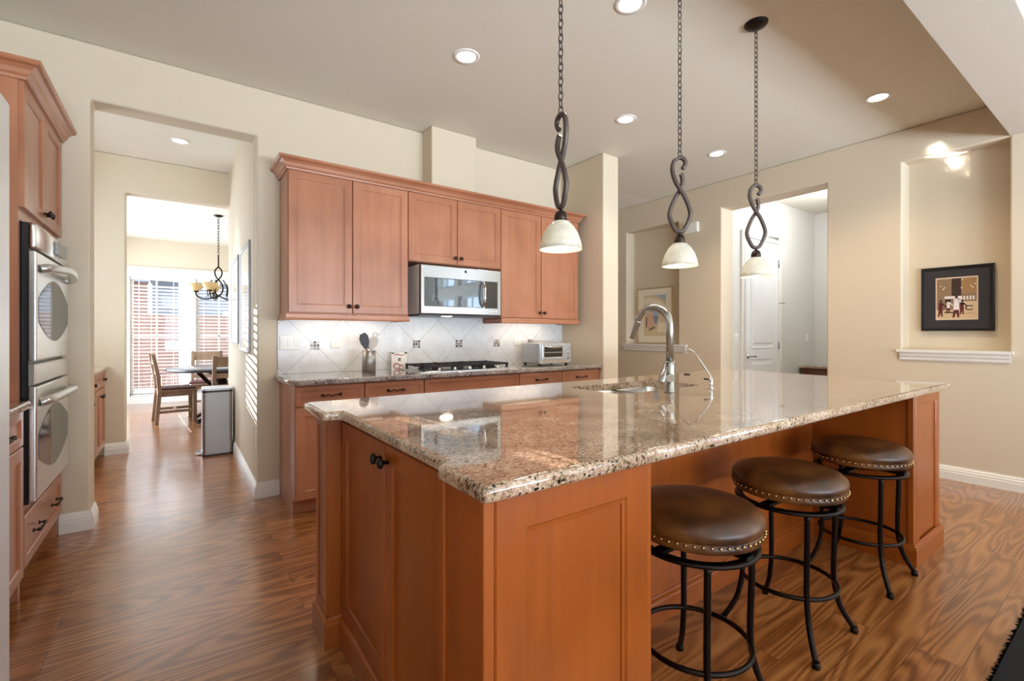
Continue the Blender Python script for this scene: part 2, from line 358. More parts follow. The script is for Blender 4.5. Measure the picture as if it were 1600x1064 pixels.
# ------------------------------------------------------------------ room shell
def grid_wall(name, org, U, N, ub, zb, depth, thick, m, bevel=.014):
    """wall whose front stands at org, runs along U, faces N; depth(i,j)=recess of a cell, None = opening"""
    org = Vector(org); U = Vector(U); N = Vector(N); mb = MB()
    nu, nz = len(ub)-1, len(zb)-1
    P = lambda u, z, d: org+U*u+Vector((0, 0, z))-N*d
    D = [[depth(i, j) for j in range(nz)] for i in range(nu)]
    g = lambda i, j: (D[i][j] if 0 <= i < nu and 0 <= j < nz else thick)
    e = lambda d: thick if d is None else d
    for i in range(nu):
        for j in range(nz):
            d = D[i][j]
            if d is not None:
                for dd in (d, thick): mb.face([P(ub[i], zb[j], dd), P(ub[i+1], zb[j], dd), P(ub[i+1], zb[j+1], dd), P(ub[i], zb[j+1], dd)])
    for i in range(nu+1):
        for j in range(nz):
            a, b = e(g(i-1, j)), e(g(i, j))
            if a != b: mb.face([P(ub[i], zb[j], a), P(ub[i], zb[j+1], a), P(ub[i], zb[j+1], b), P(ub[i], zb[j], b)])
    for i in range(nu):
        for j in range(nz+1):
            a, b = e(g(i, j-1)), e(g(i, j))
            if a != b: mb.face([P(ub[i], zb[j], a), P(ub[i+1], zb[j], a), P(ub[i+1], zb[j], b), P(ub[i], zb[j], b)])
    o = mb.build(name, m)
    bm = bmesh.new(); bm.from_mesh(o.data)
    bmesh.ops.remove_doubles(bm, verts=bm.verts, dist=1e-5)
    bmesh.ops.dissolve_limit(bm, angle_limit=.02, verts=bm.verts, edges=bm.edges)
    bmesh.ops.recalc_face_normals(bm, faces=bm.faces)
    bm.to_mesh(o.data); bm.free()
    if bevel:
        b = o.modifiers.new('bevel', 'BEVEL'); b.width = bevel; b.segments = 3; b.limit_method = 'ANGLE'; b.angle_limit = .6
        o.data.shade_smooth(); o.modifiers.new('wn', 'WEIGHTED_NORMAL')
    return struct(o)
CZ = 3.0
struct(MB().box(-2.6, 8.1, -4.15, 10.35, -.1, 0).build('floor', floor_m))
struct(MB().box(-1.35, 5.46, -4.15, 4.05, CZ, CZ+.1).build('ceiling', ceil_m))
struct(MB().box(-1.35, 5.46, 4.05, 6.26, CZ, CZ+.1).build('ceiling_hall', nookceil_m))
grid_wall('wall_back', (-1.2, 3.87, 0), (1, 0, 0), (0, -1, 0), [0, .76, 1.671, 4.63], [0, 2.65, CZ], lambda i, j: None if (i == 1 and j == 0) else 0, .18, wall_m)
struct(MB().box(3.43, 3.65, 3.25, 5.75, 0, CZ).build('wall_divider', wall_m, bevel=.014, seg=3))
struct(MB().box(3.65, 5.2, 5.6, 5.75, 0, CZ).build('wall_rear', wall_m))
# right wall: picture niche by the camera side, opening to the passage, second niche
SX = [(.3, 1.3), (1.5, 2.5)]
ub = [0, .3, 1.3, 1.5, 2.5, 4.709, 5.366, 5.954, 7.054, 7.634, 8.48, 9.6]
zb = [0, .5, 1.05, 2.05, 2.3, 2.64, 2.69, 2.715, 2.85, CZ]
def rw(i, j):
    if i in (1, 3): return None if (1 <= j <= 2 or 4 <= j <= 7) else 0
    if i == 5 and 2 <= j <= 6: return .15
    if i == 7 and j <= 5: return None
    if i == 9 and 2 <= j <= 4: return .15
    return 0
grid_wall('wall_right', (5.2, -4, 0), (0, 1, 0), (-1, 0, 0), ub, zb, rw, .26, wall_m)
grid_wall('wall_left', (-1.2, -4, 0), (0, 1, 0), (1, 0, 0), [0, 8.3, 9.7, 11.1, 13.7, 14.28], [0, .4, 1.2, 2.4, CZ], lambda i, j: None if (i == 3 and j in (1, 2)) or (i == 1 and j == 2) else 0, .15, wall_m, 0)  # out-of-view openings added to let the nook and hall fill lamps in
struct(MB().box(-1.2, 5.2, .40, .71, 2.72, CZ).build('ceiling_beam', flat('grey_beam_paint', 'cdc2b4', .8, bump=.15, bscale=90), bevel=.008))
struct(MB().box(1.78, 2.23, 3.685, 3.87, 2.3, CZ).build('wall_duct_chase', wall_m, bevel=.012, seg=3))
# hall and nook behind the back wall
grid_wall('wall_hall_back', (-1.2, 6.11, 0), (1, 0, 0), (0, -1, 0), [0, .77, 1.671, 3.7], [0, 2.63, CZ], lambda i, j: None if (i == 1 and j == 0) else 0, .15, wall_m)
struct(MB().box(.471, .60, 4.05, 6.11, 0, CZ).build('wall_hall_right', wall_m))
struct(MB().box(2.5, 2.65, 6.26, 10.28, 0, CZ).build('wall_nook_right', wall_m))
struct(MB().box(-1.2, 2.5, 6.26, 10.45, 2.85, CZ).build('ceiling_nook', nookceil_m))
WX = [(-.665, .057), (.267, .989), (1.20, 1.92)]
nb = [0]+[c+1.2 for x0, x1 in WX for c in (x0, x1)]+[3.7]
grid_wall('wall_nook_back', (-1.2, 10.28, 0), (1, 0, 0), (0, -1, 0), nb, [0, .13, 2.2, 3.0], lambda i, j: None if (i % 2 == 1 and j == 1) else 0, .15, wall_m, 0)
# passage seen through the right wall
struct(MB().box(5.46, 8.0, 3.1, 3.25, 0, CZ).build('wall_passage_back', pass_m))
struct(MB().box(7.81, 8.0, 1.35, 3.1, 0, CZ).build('wall_passage_far', pass_m))
struct(MB().box(5.46, 8.0, 1.2, 1.35, 0, CZ).build('wall_passage_front', pass_m))
struct(MB().box(5.46, 8.0, 1.2, 3.25, CZ, CZ+.1).build('ceiling_passage', ceil_m))
# living room wall behind the camera with tall windows
FX = [(-.6, .5), (.9, 2.0), (2.4, 3.5), (3.75, 4.85)]
fb = [0]+[c+1.2 for a in FX for c in a]+[6.4]
grid_wall('wall_front', (-1.2, -4, 0), (1, 0, 0), (0, 1, 0), fb, [0, .5, 2.05, 2.3, 2.85, CZ], lambda i, j: None if (i % 2 == 1 and j in (1, 3)) else 0, .15, wall_m, 0)

def window_unit(name, x0, x1, z0, z1, yw, ny, nh, blinds=False, tilt=0.5):
    """white frame, muntins and glass in an opening; ny=+1 when the room is on the -y side"""
    root = bpy.data.objects.new(name, None); COL.objects.link(root); root.location = ((x0+x1)/2, yw, z0); struct(root)
    yc = yw+ny*.09; f = MB()
    for a, b in ((x0, x0+.045), (x1-.045, x1)): f.box(a, b, yc-.03, yc+.03, z0, z1)
    for a, b in ((z0, z0+.045), (z1-.045, z1)): f.box(x0, x1, yc-.03, yc+.03, a, b)
    f.build('window_frame', white_m, root)
    mu = MB(); mu.box((x0+x1)/2-.011, (x0+x1)/2+.011, yc-.012, yc+.012, z0, z1)
    for k in range(1, nh): z = z0+(z1-z0)*k/nh; mu.box(x0, x1, yc-.012, yc+.012, z-.011, z+.011)
    mu.build('muntin', white_m, root)
    MB().box(x0+.04, x1-.04, yc-.003, yc+.003, z0+.04, z1-.04).build('glass', glass_m, root)
    if blinds:
        bl = MB(); y = yw+ny*.03; n = int((z1-z0-.1)/.06)
        for k in range(n):
            z = z0+.04+k*.06
            bl.obox(((x0+x1)/2, y, z), (1, 0, 0), (0, math.cos(tilt), math.sin(tilt)), (0, -math.sin(tilt), math.cos(tilt)), x1-x0-.03, .052, .003)
        for x in (x0+.12, x1-.12): bl.box(x-.004, x+.004, y-.025, y-.023, z0, z1-.05)
        bl.build('blind', blind_m, root)
        MB().box(x0+.005, x1-.005, y-.032, y+.03, z1-.06, z1).build('blind_headrail', white_m, root)
        MB().box(x0+.01, x1-.01, y-.03, y+.02, z0+.005, z0+.025).build('blind_bottom_rail', white_m, root)
    return root
for k, (a, b) in enumerate(WX): window_unit('window_%d' % (k+1), a, b, .13, 2.2, 10.28, 1, 4, True, -.35)
for k, (a, b) in enumerate(FX):
    window_unit('window_%d' % (k+4), a, b, .5, 2.05, -4, -1, 3); window_unit('window_%d' % (k+8), a, b, 2.3, 2.85, -4, -1, 1)
for k, (a, b) in enumerate(SX):
    for q, (z0, z1, nh) in enumerate(((.5, 2.05, 3), (2.3, 2.85, 1))):
        r_ = window_unit('window_%d' % (12+2*k+q), -(b-a)/2, (b-a)/2, z0, z1, 0, 1, nh)
        for ch in kids(r_):
            for v in ch.data.vertices: v.co.z += 0
        r_.location = (5.2, -4+(a+b)/2, z0); r_.rotation_euler = (0, 0, -PI/2)
# nook window casing
tr = MB()
xs = [-.76, -.665, .057, .267, .989, 1.2, 1.92, 2.02]
for k in range(0, 8, 2): tr.box(xs[k], xs[k+1], 10.255, 10.28, .04, 2.2)
tr.box(-.78, 2.04, 10.25, 10.28, 2.2, 2.33); tr.box(-.79, 2.05, 10.235, 10.28, 2.33, 2.36); tr.box(-.76, 2.02, 10.245, 10.28, .0, .13)
struct(tr.build('trim_1', white_m))
BP = [(0, 0), (.019, 0), (.019, .062), (.016, .066), (.016, .082), (.011, .087), (.011, .099), (.005, .106), (.004, .115), (0, .115)]
def baseboard(name, path): struct(sweep(MB(), BP, path).build(name, white_m))
baseboard('baseboard_right', [(5.2, -3.9), (5.2, 1.954)])
baseboard('baseboard_right_far', [(5.2, 3.06), (5.2, 5.6)])
baseboard('baseboard_back', [(.62, 3.87), (.471, 3.87), (.471, 6.1)])
baseboard('baseboard_pantry', [(-.44, 4.05), (-.44, 3.87), (-.58, 3.87)])
baseboard('baseboard_hall', [(-.43, 6.26), (-.43, 6.11), (-.59, 6.11)])
baseboard('baseboard_divider', [(3.65, 5.5), (3.65, 3.25), (3.43, 3.25), (3.43, 3.27)])
def sill(name, y0, y1):
    s = MB(); s.box(5.165, 5.345, y0, y1, 1.045, 1.065)
    sweep(s, [(0, .975), (.010, .975), (.014, .985), (.014, 1.0), (.022, 1.012), (.022, 1.03), (.030, 1.045), (0, 1.045)], [(5.2, y0+.02), (5.2, y1-.02)])
    struct(s.build(name, white_m))
sill('trim_2', .685, 1.40); sill('trim_3', 3.50, 4.54)

# ------------------------------------------------------------------ outdoors beyond the nook
struct(MB().box(-9, 10, 10.45, 40, -.35, -.25).build('ground', flat('pale_patio', 'cfcac2', .9)))
fe = thing('fence', (-.2, 16, -.25), 'red-brown board fence outside beyond the nook windows', 'fence')
f = MB()
for k in range(60): f.box(-3.0+k*.11, -3.0+k*.11+.1, 16, 16.03, -.25, 1.72)
f.build('boards', fence_wood, fe)
f = MB()
for z in (.1, 1.1): f.box(-3.0, 3.6, 16.03, 16.07, z, z+.08)
f.build('rail', fence_wood, fe)
bh = thing('house', (-.74, 18, -.25), 'reddish brick house outside, behind the left blind', 'building', rz=.0795)
MB().box(-5.3, 0, 0, 7, 0, 3.0).build('wall', flat('washed_brick', '987468', .9), bh, local=True)
r = MB(); r.grid([[(-5.6, -.4, 3.0), (-5.6, 3.5, 4.65), (-5.6, 7.4, 3.0)], [(.02, -.4, 3.0), (.02, 3.5, 4.65), (.02, 7.4, 3.0)]], True, False, True, True)
r.build('roof', flat('slate_roof', '757a83', .9), bh, local=True)
MB().box(-.80, -.40, -.03, .02, 2.0, 2.75).build('window', white_m, bh, local=True)
ho = thing('house', (3.3, 24, -.25), 'pale blue neighbouring house outside beyond the blinds', 'building')
MB().box(-.85, 7, 24, 30, -.25, 3.4).build('wall', flat('pale_blue_siding', '8f9aa8', .8), ho)
r = MB(); r.grid([[(-.95, 23.6, 3.4), (-.95, 27, 5.2), (-.95, 30.4, 3.4)], [(7.4, 23.6, 3.4), (7.4, 27, 5.2), (7.4, 30.4, 3.4)]], True, False, True, True)
r.build('roof', flat('grey_shingle', '7d7a7a', .9), ho)
MB().box(1.6, 2.6, 23.97, 24.02, .9, 2.2).build('window', white_m, ho)

# ------------------------------------------------------------------ cabinet pieces
def panel(mb, O, U, V, N, w, h, fw=.055, t=.02, rec=.009, slope=.010):
    mb.rings(O, U, V, N, w, h, [(0, 0), (0, t-.003), (.003, t), (fw, t), (fw+slope*.35, t-rec*.55), (fw+slope, t-rec*.62), (fw+slope, t-rec)])
def knob(parent, p, N, m=None, s=1):
    return MB().lathe([(.006*s, 0), (.0055*s, .012*s), (.008*s, .016*s), (.0155*s, .02*s), (.017*s, .025*s), (.013*s, .031*s), (0, .033*s)], p, N, 16).build('knob', m or bronze, parent)
def pull(parent, c, U, N, L=.115):
    c = Vector(c); U = Vector(U); N = Vector(N); Z = Vector((0, 0, 1)); mb = MB()
    pts = [c-U*L/2, c-U*L/2+N*.018, c-U*L*.40+N*.028-Z*.004, c-U*L*.2+N*.026+Z*.004, c+N*.027-Z*.005, c+U*L*.2+N*.026+Z*.004, c+U*L*.40+N*.028-Z*.004, c+U*L/2+N*.018, c+U*L/2]
    mb.tube(smooth_path(pts, 5), [.0045]*41, 8)
    for s in (-1, 1): mb.lathe([(.010, 0), (.010, .004), (.006, .007)], c+U*s*L/2, N, 12); mb.sphere(c+U*s*L/2+N*.022, .0085)
    return mb.build('pull', bronze, parent)
X, Y, Z = Vector((1, 0, 0)), Vector((0, 1, 0)), Vector((0, 0, 1))

# ---- wall cabinets on the back wall
UX = [.621, 1.063, 1.504, 1.952, 2.403, 2.876, 3.369]
def upper(x0, x1, seams, z0, label):
    t = thing('wall_cabinet', ((x0+x1)/2, 3.70, z0), label, 'cabinet', 'wall cabinets over the back counter')
    MB().box(x0, x1, 3.56, 3.868, z0, 2.37).build('cabinet_body', cab_v, t)
    e = [x0]+seams+[x1]
    for k in range(len(e)-1):
        d = MB(); panel(d, (e[k]+.003, 3.56, z0+.004), X, Z, -Y, e[k+1]-e[k]-.006, 2.347-z0-.006)
        dr = d.build('door', cab_v, t)
        kx = e[k+1]-.028 if k == 0 else e[k]+.028
        knob(dr, (kx, 3.54, z0+.055), -Y)
    return t
ua = upper(UX[0], UX[2], [UX[1]], 1.35, 'tall two-door wall cabinet at the left end, above the utensil crock')
ub_ = upper(UX[2], UX[4], [UX[3]], 1.79, 'short two-door wall cabinet directly above the microwave')
uc = upper(UX[4], UX[6], [UX[5]], 1.35, 'tall two-door wall cabinet at the right end, above the toaster oven')
RP = [(0, 1.30), (.012, 1.30), (.016, 1.308), (.012, 1.318), (.012, 1.338), (.006, 1.35), (-.02, 1.35), (-.02, 1.30)]
for t, pth in ((ua, [(UX[2]-.002, 3.86), (UX[2]-.002, 3.555), (UX[0], 3.555), (UX[0], 3.862)][::-1]), (uc, [(UX[4]+.02, 3.86), (UX[4]+.02, 3.555), (UX[6], 3.555), (UX[6], 3.86)])):
    # rail runs round the underside of the cabinet
    q = pth
    a = MB(); sweep(a, [(-o, z) for o, z in RP][::-1], q); a.build('light_rail', cab_x, t)
CP = [(0, 2.345), (.010, 2.345), (.012, 2.358), (.022, 2.366), (.030, 2.385), (.046, 2.400), (.060, 2.404), (.066, 2.412), (.066, 2.424), (0, 2.424)]
cr = MB(); sweep(cr, [(-o, z) for o, z in CP][::-1], [(UX[0], 3.866), (UX[0], 3.54), (UX[6]-.01, 3.54), (UX[6]-.01, 3.866)])
o = cr.build('crown_molding', cab_x); tag(o, 'long stained wood crown molding along the top of the wall cabinets', 'molding')
# under-cabinet strip lights
for k, (x0, x1, lab) in enumerate(((.75, 1.35, 'slim strip light under the left wall cabinet'), (2.55, 3.12, 'slim lit strip light under the right wall cabinet'))):
    t = thing('strip_light', ((x0+x1)/2, 3.70, 1.335), lab, 'light', 'under-cabinet strip lights')
    MB().box(x0, x1, 3.68, 3.72, 1.334, 1.349).build('housing', plastic_w, t)
    MB().box(x0+.02, x1-.02, 3.685, 3.715, 1.329, 1.334).build('lens', glow_strip, t)
    light('strip_glow', 'AREA', ((x0+x1)/2, 3.70, 1.325), (0, 0, 0), .4, (1, .80, .56), shape='RECTANGLE', size=x1-x0, size_y=.03)

# ---- base cabinets on the back wall
BX = [.621, 1.076, 1.532, 2.436, 2.928, 3.428]
BL = ['base cabinet at the left end of the back run, side panel toward the hall', 'base cabinet with one drawer, second from the left of the back run', 'wide base cabinet with a plain front under the gas cooktop', 'base cabinet left of the corner one, below the toaster oven', 'base cabinet at the right end of the back run, against the divider wall']
for k in range(5):
    x0, x1 = BX[k], BX[k+1]
    t = thing('base_cabinet', ((x0+x1)/2, 3.6, 0), BL[k], 'cabinet', 'base cabinets along the back wall')
    b = MB(); b.box(x0, x1, 3.32, 3.868, .1, .862); b.box(x0 if k else x0+.001, x1, 3.39, 3.868, 0, .1)
    b.build('cabinet_body', cab_v, t)
    d = MB(); panel(d, (x0+.003, 3.32, .722), X, Z, -Y, x1-x0-.006, .132, .032, .02, .007, .008)
    dr = d.build('drawer', cab_x, t)
    if k != 2: pull(dr, ((x0+x1)/2, 3.30, .79), X, -Y)
    n = 2 if k == 2 else 1
    for q in range(n):
        a = x0+(x1-x0)*q/n; w_ = (x1-x0)/n
        d = MB(); panel(d, (a+.003, 3.32, .108), X, Z, -Y, w_-.006, .605)
        dd = d.build('door', cab_v, t); knob(dd, (a+w_-.03 if q == 0 else a+.03, 3.30, .66), -Y)
wt = MB().prism([(.585, 3.40), (.585, 3.866), (3.428, 3.866), (3.428, 3.265), (.625, 3.265)], .862, .90).build('countertop', gran_g, bevel=.009, seg=3)
tag(wt, 'grey speckled granite countertop along the back wall', 'countertop')

# ---- backsplash
bs = thing('backsplash', (2.0, 3.86, .9), 'white marble backsplash of tiles set on the diagonal, behind the cooktop', 'backsplash')
b = MB(); b.box(.607, 3.428, 3.858, 3.8685, .901, 1.31); b.box(1.51, 2.40, 3.858, 3.8685, 1.31, 1.348)
b.build('tile', tile_m, bs)
mos = [flat('mosaic_dark', '3a2f2b', .3), flat('mosaic_brown', '8a7565', .3), flat('mosaic_grey', 'b9b3ad', .3), flat('mosaic_black', '1d1a1c', .2)]
for ax in (.868, 1.292, 1.716, 2.141, 2.565, 2.989):
    m_ = MB()
    for i in range(3):
        for j in range(3):
            m_.cur = random.choice([0, 1, 2, 2, 1, 3])
            m_.box(ax-.034+i*.024, ax-.034+i*.024+.019, 3.856, 3.860, 1.112-.034+j*.024, 1.112-.034+j*.024+.019)
    m_.build('mosaic_accent', mos, bs)
def plate(name, c, U, N, w_, h_, label, cat, gangs=1, kind='rocker', group='wall plates'):
    c = Vector(c); U = Vector(U); N = Vector(N)
    t = thing(name, c-Z*h_/2, label, cat, group)
    p = MB(); p.rings(c-U*w_/2-Z*h_/2, U, Z, N, w_, h_, [(0, 0), (0, .003), (.004, .006)]); p.build('cover_plate', plastic_w, t)
    for g in range(gangs):
        cc = c+U*((g-(gangs-1)/2)*.046)
        if kind == 'rocker':
            MB().obox(cc+N*.007, U, Z, N, .031, .064, .006).build('rocker', flat('rocker_white', 'e6e4df', .3), t)
        else:
            for s in (-1, 1):
                q = MB(); q.obox(cc+N*.0065+Z*s*.02, U, Z, N, .030, .028, .004); q.cur = 1
                for dx in (-.006, .006): q.obox(cc+N*.0088+Z*(s*.02+.003)+U*dx, U, Z, N, .0025, .009, .001)
                q.build('receptacle', [plastic_w, flat('slot_dark', '4a4744', .5)], t)
    return t
plate('light_switch', (.685, 3.858, 1.137), X, -Y, .135, .115, 'three-rocker white switch plate at the left end of the backsplash', 'switch', 3)
plate('outlet', (1.023, 3.858, 1.144), X, -Y, .075, .115, 'white outlet on the backsplash left of the utensil crock', 'outlet', 1, 'o')
plate('outlet', (2.817, 3.858, 1.141), X, -Y, .075, .115, 'white outlet on the backsplash left of the toaster oven', 'outlet', 1, 'o')
plate('light_switch', (5.605, 3.1, 1.145), X, -Y, .075, .115, 'white switch left of the white door in the passage', 'switch')
plate('light_switch', (7.559, 3.1, 1.143), X, -Y, .075, .115, 'white switch right of the white door, above the dark cabinet', 'switch')

# ---- microwave
mw = thing('microwave', (1.96, 3.6, 1.355), 'stainless over-the-range microwave under the short wall cabinet', 'microwave')
MB().box(1.575, 2.35, 3.50, 3.868, 1.362, 1.762).build('microwave_body', flat('silver_side', 'e2e4e6', .4, 0), mw)
MB().box(1.575, 2.35, 3.475, 3.83, 1.350, 1.364).build('base_vent', black, mw)
MB().box(1.578, 2.347, 3.49, 3.502, 1.366, 1.76).build('door_seam', black, mw)
d = MB(); d.rings((1.575, 3.49, 1.362), X, Z, -Y, .775, .40, [(0, 0), (0, .025), (.006, .031)]); dr = d.build('door', steel_h, mw, bevel=.003)
MB().rings((1.605, 3.459, 1.425), X, Z, -Y, .555, .235, [(0, -.004), (0, .001), (.006, .002)]).build('window', mwglass, dr)
MB().rings((2.175, 3.459, 1.425), X, Z, -Y, .135, .235, [(0, -.004), (0, .001), (.003, .002)]).build('control_panel', black_gl, dr)
h = MB(); h.tube(smooth_path([(2.15, 3.455, 1.445), (2.15, 3.425, 1.46), (2.15, 3.413, 1.54), (2.15, 3.425, 1.63), (2.15, 3.455, 1.645)], 6), .011, 10); h.build('handle', chrome, dr)
lg = MB(); lg.lathe([(.011, 0), (.011, .002), (.0085, .002), (.0085, 0)], (1.985, 3.459, 1.727), -Y, 20); lg.box(1.979, 1.990, 3.457, 3.459, 1.7255, 1.7285); lg.build('emblem', flat('emblem_grey', '4b4d52', .3, .6), dr)
for k in range(3): MB().lathe([(.010, 0), (.010, .004), (.007, .006)], (2.228+k*.032, 3.459, 1.398), -Y, 16).build('button', flat('button_white', 'f4f8ff', .3), dr)
MB().box(1.80, 1.88, 3.50, 3.55, 1.347, 1.351).build('lamp', glow_strip, mw)
light('microwave_lamp', 'AREA', (1.84, 3.53, 1.342), (0, 0, 0), .6, (1, .82, .6), shape='RECTANGLE', size=.1, size_y=.05)

# ---- cooktop
ct = thing('cooktop', (1.98, 3.58, .90), 'stainless gas cooktop with black cast iron grates set in the back counter', 'cooktop')
MB().rings((1.52, 3.345, .90), X, Y, Z, .915, .47, [(0, 0), (0, .006), (.008, .010), (.02, .010), (.028, .006)]).build('tray', steel_h, ct)
bur = [(1.72, 3.47), (1.72, 3.70), (1.98, 3.60), (2.24, 3.47), (2.24, 3.70)]
for bx, by in bur: MB().lathe([(.055, .006), (.055, .012), (.04, .014), (.042, .024), (.036, .030), (0, .031)], (bx, by, .90), seg=20).build('burner', castiron, ct)
for gx0, gx1 in ((1.575, 1.845), (1.85, 2.11), (2.115, 2.385)):
    g = MB(); zt = .949
    for yy in (3.41, 3.585, 3.76): g.box(gx0, gx1, yy-.008, yy+.008, zt-.016, zt)
    for xx in (gx0+.006, (gx0+gx1)/2, gx1-.006): g.box(xx-.006, xx+.006, 3.41, 3.76, zt-.012, zt)
    for xx in (gx0+.07, gx1-.07):
        for yy in (3.47, 3.70): g.box(xx-.005, xx+.005, yy-.05, yy+.05, zt-.010, zt+.002); g.box(xx-.03, xx+.03, yy-.005, yy+.005, zt-.010, zt+.002)
    for xx in (gx0+.008, gx1-.008):
        for yy in (3.413, 3.757): g.box(xx-.008, xx+.008, yy-.008, yy+.008, .908, zt+.003)
    g.build('grate', castiron, ct)
for k in range(5): MB().lathe([(.017, 0), (.017, .004), (.013, .008), (.012, .022), (0, .023)], (1.70+k*.14, 3.383, .909), seg=16).build('control_knob', steel, ct)

# ---- toaster oven
to = thing('toaster_oven', (3.0, 3.62, .90), 'silver toaster oven at the right end of the back counter', 'toaster oven')
tx0, tx1, ty0, ty1, tz0, tz1 = 2.795, 3.195, 3.475, 3.76, .915, 1.115
MB().box(tx0, tx1, ty0+.01, ty1, tz0, tz1).build('oven_body', flat('silver_shell', 'b9bbbd', .35, .7), to, bevel=.012, seg=3)
MB().box(tx0, tx1, ty0-.012, ty0+.012, tz0, tz1-.004).build('front_frame', flat('silver_front', 'c9d0d6', .3, .6), to, bevel=.006)
d = MB(); d.rings((tx0+.018, ty0-.012, tz0+.038), X, Z, -Y, .285, .148, [(0, 0), (0, .010), (.010, .012), (.026, .012), (.028, .008)]); d.cur = 0
dr = d.build('door', flat('silver_door', 'd4dade', .25, .7), to)
MB().rings((tx0+.046, ty0-.0205, tz0+.064), X, Z, -Y, .229, .094, [(0, 0), (0, .001)]).build('glass', black_gl, dr)
MB().box(tx0+.05, tx0+.265, ty0-.024, ty0-.0215, tz0+.105, tz0+.112).build('rack', chrome, dr)
MB().tube(smooth_path([(tx0+.05, ty0-.02, tz0+.172), (tx0+.09, ty0-.045, tz0+.160), (tx0+.16, ty0-.05, tz0+.156), (tx0+.23, ty0-.045, tz0+.160), (tx0+.27, ty0-.02, tz0+.172)], 5), .007, 8).build('handle', chrome, dr)
for k in range(3): MB().lathe([(.017, 0), (.016, .012), (.010, .016), (0, .017)], (tx1-.045, ty0-.012, tz0+.055+k*.05), -Y, 16).build('dial', chrome, to)
MB().box(tx0+.02, tx1-.02, ty0-.016, ty0-.010, tz0+.006, tz0+.032).build('crumb_tray', chrome, to)
for fx in (tx0+.03, tx1-.03):
    for fy in (ty0+.03, ty1-.03): MB().lathe([(.013, 0), (.013, .016)], (fx, fy, .90), seg=12).build('foot', black, to)

# ---- utensil crock, its utensils, and the small plaque
MBc = MB(); MBc.lathe([(.052, 0), (.052, .17), (.049, .17), (.049, .006), (0, .006)], (1.215, 3.63, .90), seg=32)
ck = MBc.build('utensil_crock', steel_can); tag(ck, 'round stainless utensil crock on the back counter left of the cooktop', 'crock')
def utensil(name, base, top, label, head, m, hm):
    t = thing(name, base, label, 'utensil', 'utensils standing in the crock')
    MB().tube([base, top], .006, 8).build('handle', hm, t)
    head(Vector(top), (Vector(top)-Vector(base)).normalized()).build('head', m, t)
def spat(top, d):
    mb = MB(); s = d.cross(Y).normalized(); n = d.cross(s)
    out = [(-.014, -.01), (.014, -.01), (.034, .035), (.038, .075), (.024, .105), (-.014, .112), (-.034, .085), (-.034, .035)]
    mb.grid([[top+s*a+d*b+n*e for a, b in out] for e in (-.003, .003)], True, False, True, True); return mb
def ladle(top, d):
    mb = MB(); s = d.cross(Y).normalized(); n = d.cross(s)
    out = [(-.01, -.01), (.01, -.01), (.032, .03), (.038, .06), (.03, .088), (.0, .1), (-.03, .088), (-.038, .06), (-.032, .03)]
    mb.grid([[top+s*a+d*b+n*e for a, b in out] for e in (-.004, .004)], True, False, True, True)
    mb.tube([top+d*.1+(s*math.cos(q)*.017+d*math.sin(q)*.017)+d*.012 for q in [2*PI*k/12 for k in range(12)]], .004, 6, closed=True); return mb
cz = .907
utensil('spatula', (1.228, 3.612, cz), (1.183, 3.60, 1.10), 'dark grey spatula leaning left in the stainless crock', spat, flat('dark_silicone', '34343a', .5), flat('reddish_handle', '5a3024', .5))
utensil('ladle', (1.195, 3.645, cz), (1.245, 3.65, 1.085), 'pale spoon with a ring end leaning right in the crock', ladle, flat('pale_utensil', 'cbbdb3', .5), flat('pale_handle', 'c9c2ba', .4))
pl = MB()
plx0, plx1, ply = 1.462, 1.597, 3.79
pl.box(plx0, plx1, ply, ply+.012, .90, 1.045)
pl.cur = 1
pl.tube([(plx0+.045+.028*math.cos(q), ply-.001, .93+.022*math.sin(q)) for q in [2*PI*k/14 for k in range(14)]], .004, 6, closed=True)
pl.tube(smooth_path([(plx0+.07, ply-.001, .925), (plx0+.09, ply-.001, .94), (plx0+.10, ply-.001, .918)], 4), .003, 6)
pl.tube(smooth_path([(plx0+.02, ply-.001, 1.022), (plx0+.05, ply-.001, 1.030), (plx0+.085, ply-.001, 1.02), (plx0+.115, ply-.001, 1.03)], 4), .003, 6)
pl.cur = 2
pl.box(plx0+.055, plx0+.08, ply-.002, ply, .972, .998)
pl.cur = 0
for sx in (plx0+.01, plx1-.01): pl.lathe([(.012, 0), (.012, .012)], (sx, ply+.012, 1.045), -Y, 12)
o = pl.build('plaque', [flat('white_plaque', 'f0ece6', .4), flat('red_paint', 'b5483f', .5), flat('grey_paint', '7c8076', .5)])
tag(o, 'small white decorated plaque standing behind the cooktop by its left corner', 'plaque')

# ------------------------------------------------------------------ oven tower, side counter, fridge
XO = -.585
ot = thing('oven_cabinet', (-.9, 3.42, 0), 'tall wood cabinet built around the wall ovens at the left', 'cabinet')
b = MB()
b.box(-1.198, XO, 3.0, 3.03, 0, 2.37); b.box(-1.198, XO, 3.82, 3.848, 0, 2.37)
b.box(-1.198, XO, 3.03, 3.82, 1.72, 2.37); b.box(-1.198, XO, 3.03, 3.82, .10, .41); b.box(-1.198, XO-.06, 3.03, 3.82, 0, .1); b.box(-1.198, -1.17, 3.03, 3.82, .41, 1.72)
b.build('cabinet_body', cab_v, ot)
for y0, y1, ky in ((3.008, 3.420, 3.392), (3.426, 3.842, 3.454)):
    d = MB(); panel(d, (XO, y0, 1.775), Y, Z, X, y1-y0, .575); dr = d.build('door', cab_v, ot); knob(dr, (XO+.02, ky, 1.825), X)
d = MB(); panel(d, (XO, 3.008, .135), Y, Z, X, .834, .235, .045); dr = d.build('drawer', cab_y, ot)
pull(dr, (XO+.02, 3.22, .26), Y, X); pull(dr, (XO+.02, 3.62, .26), Y, X)
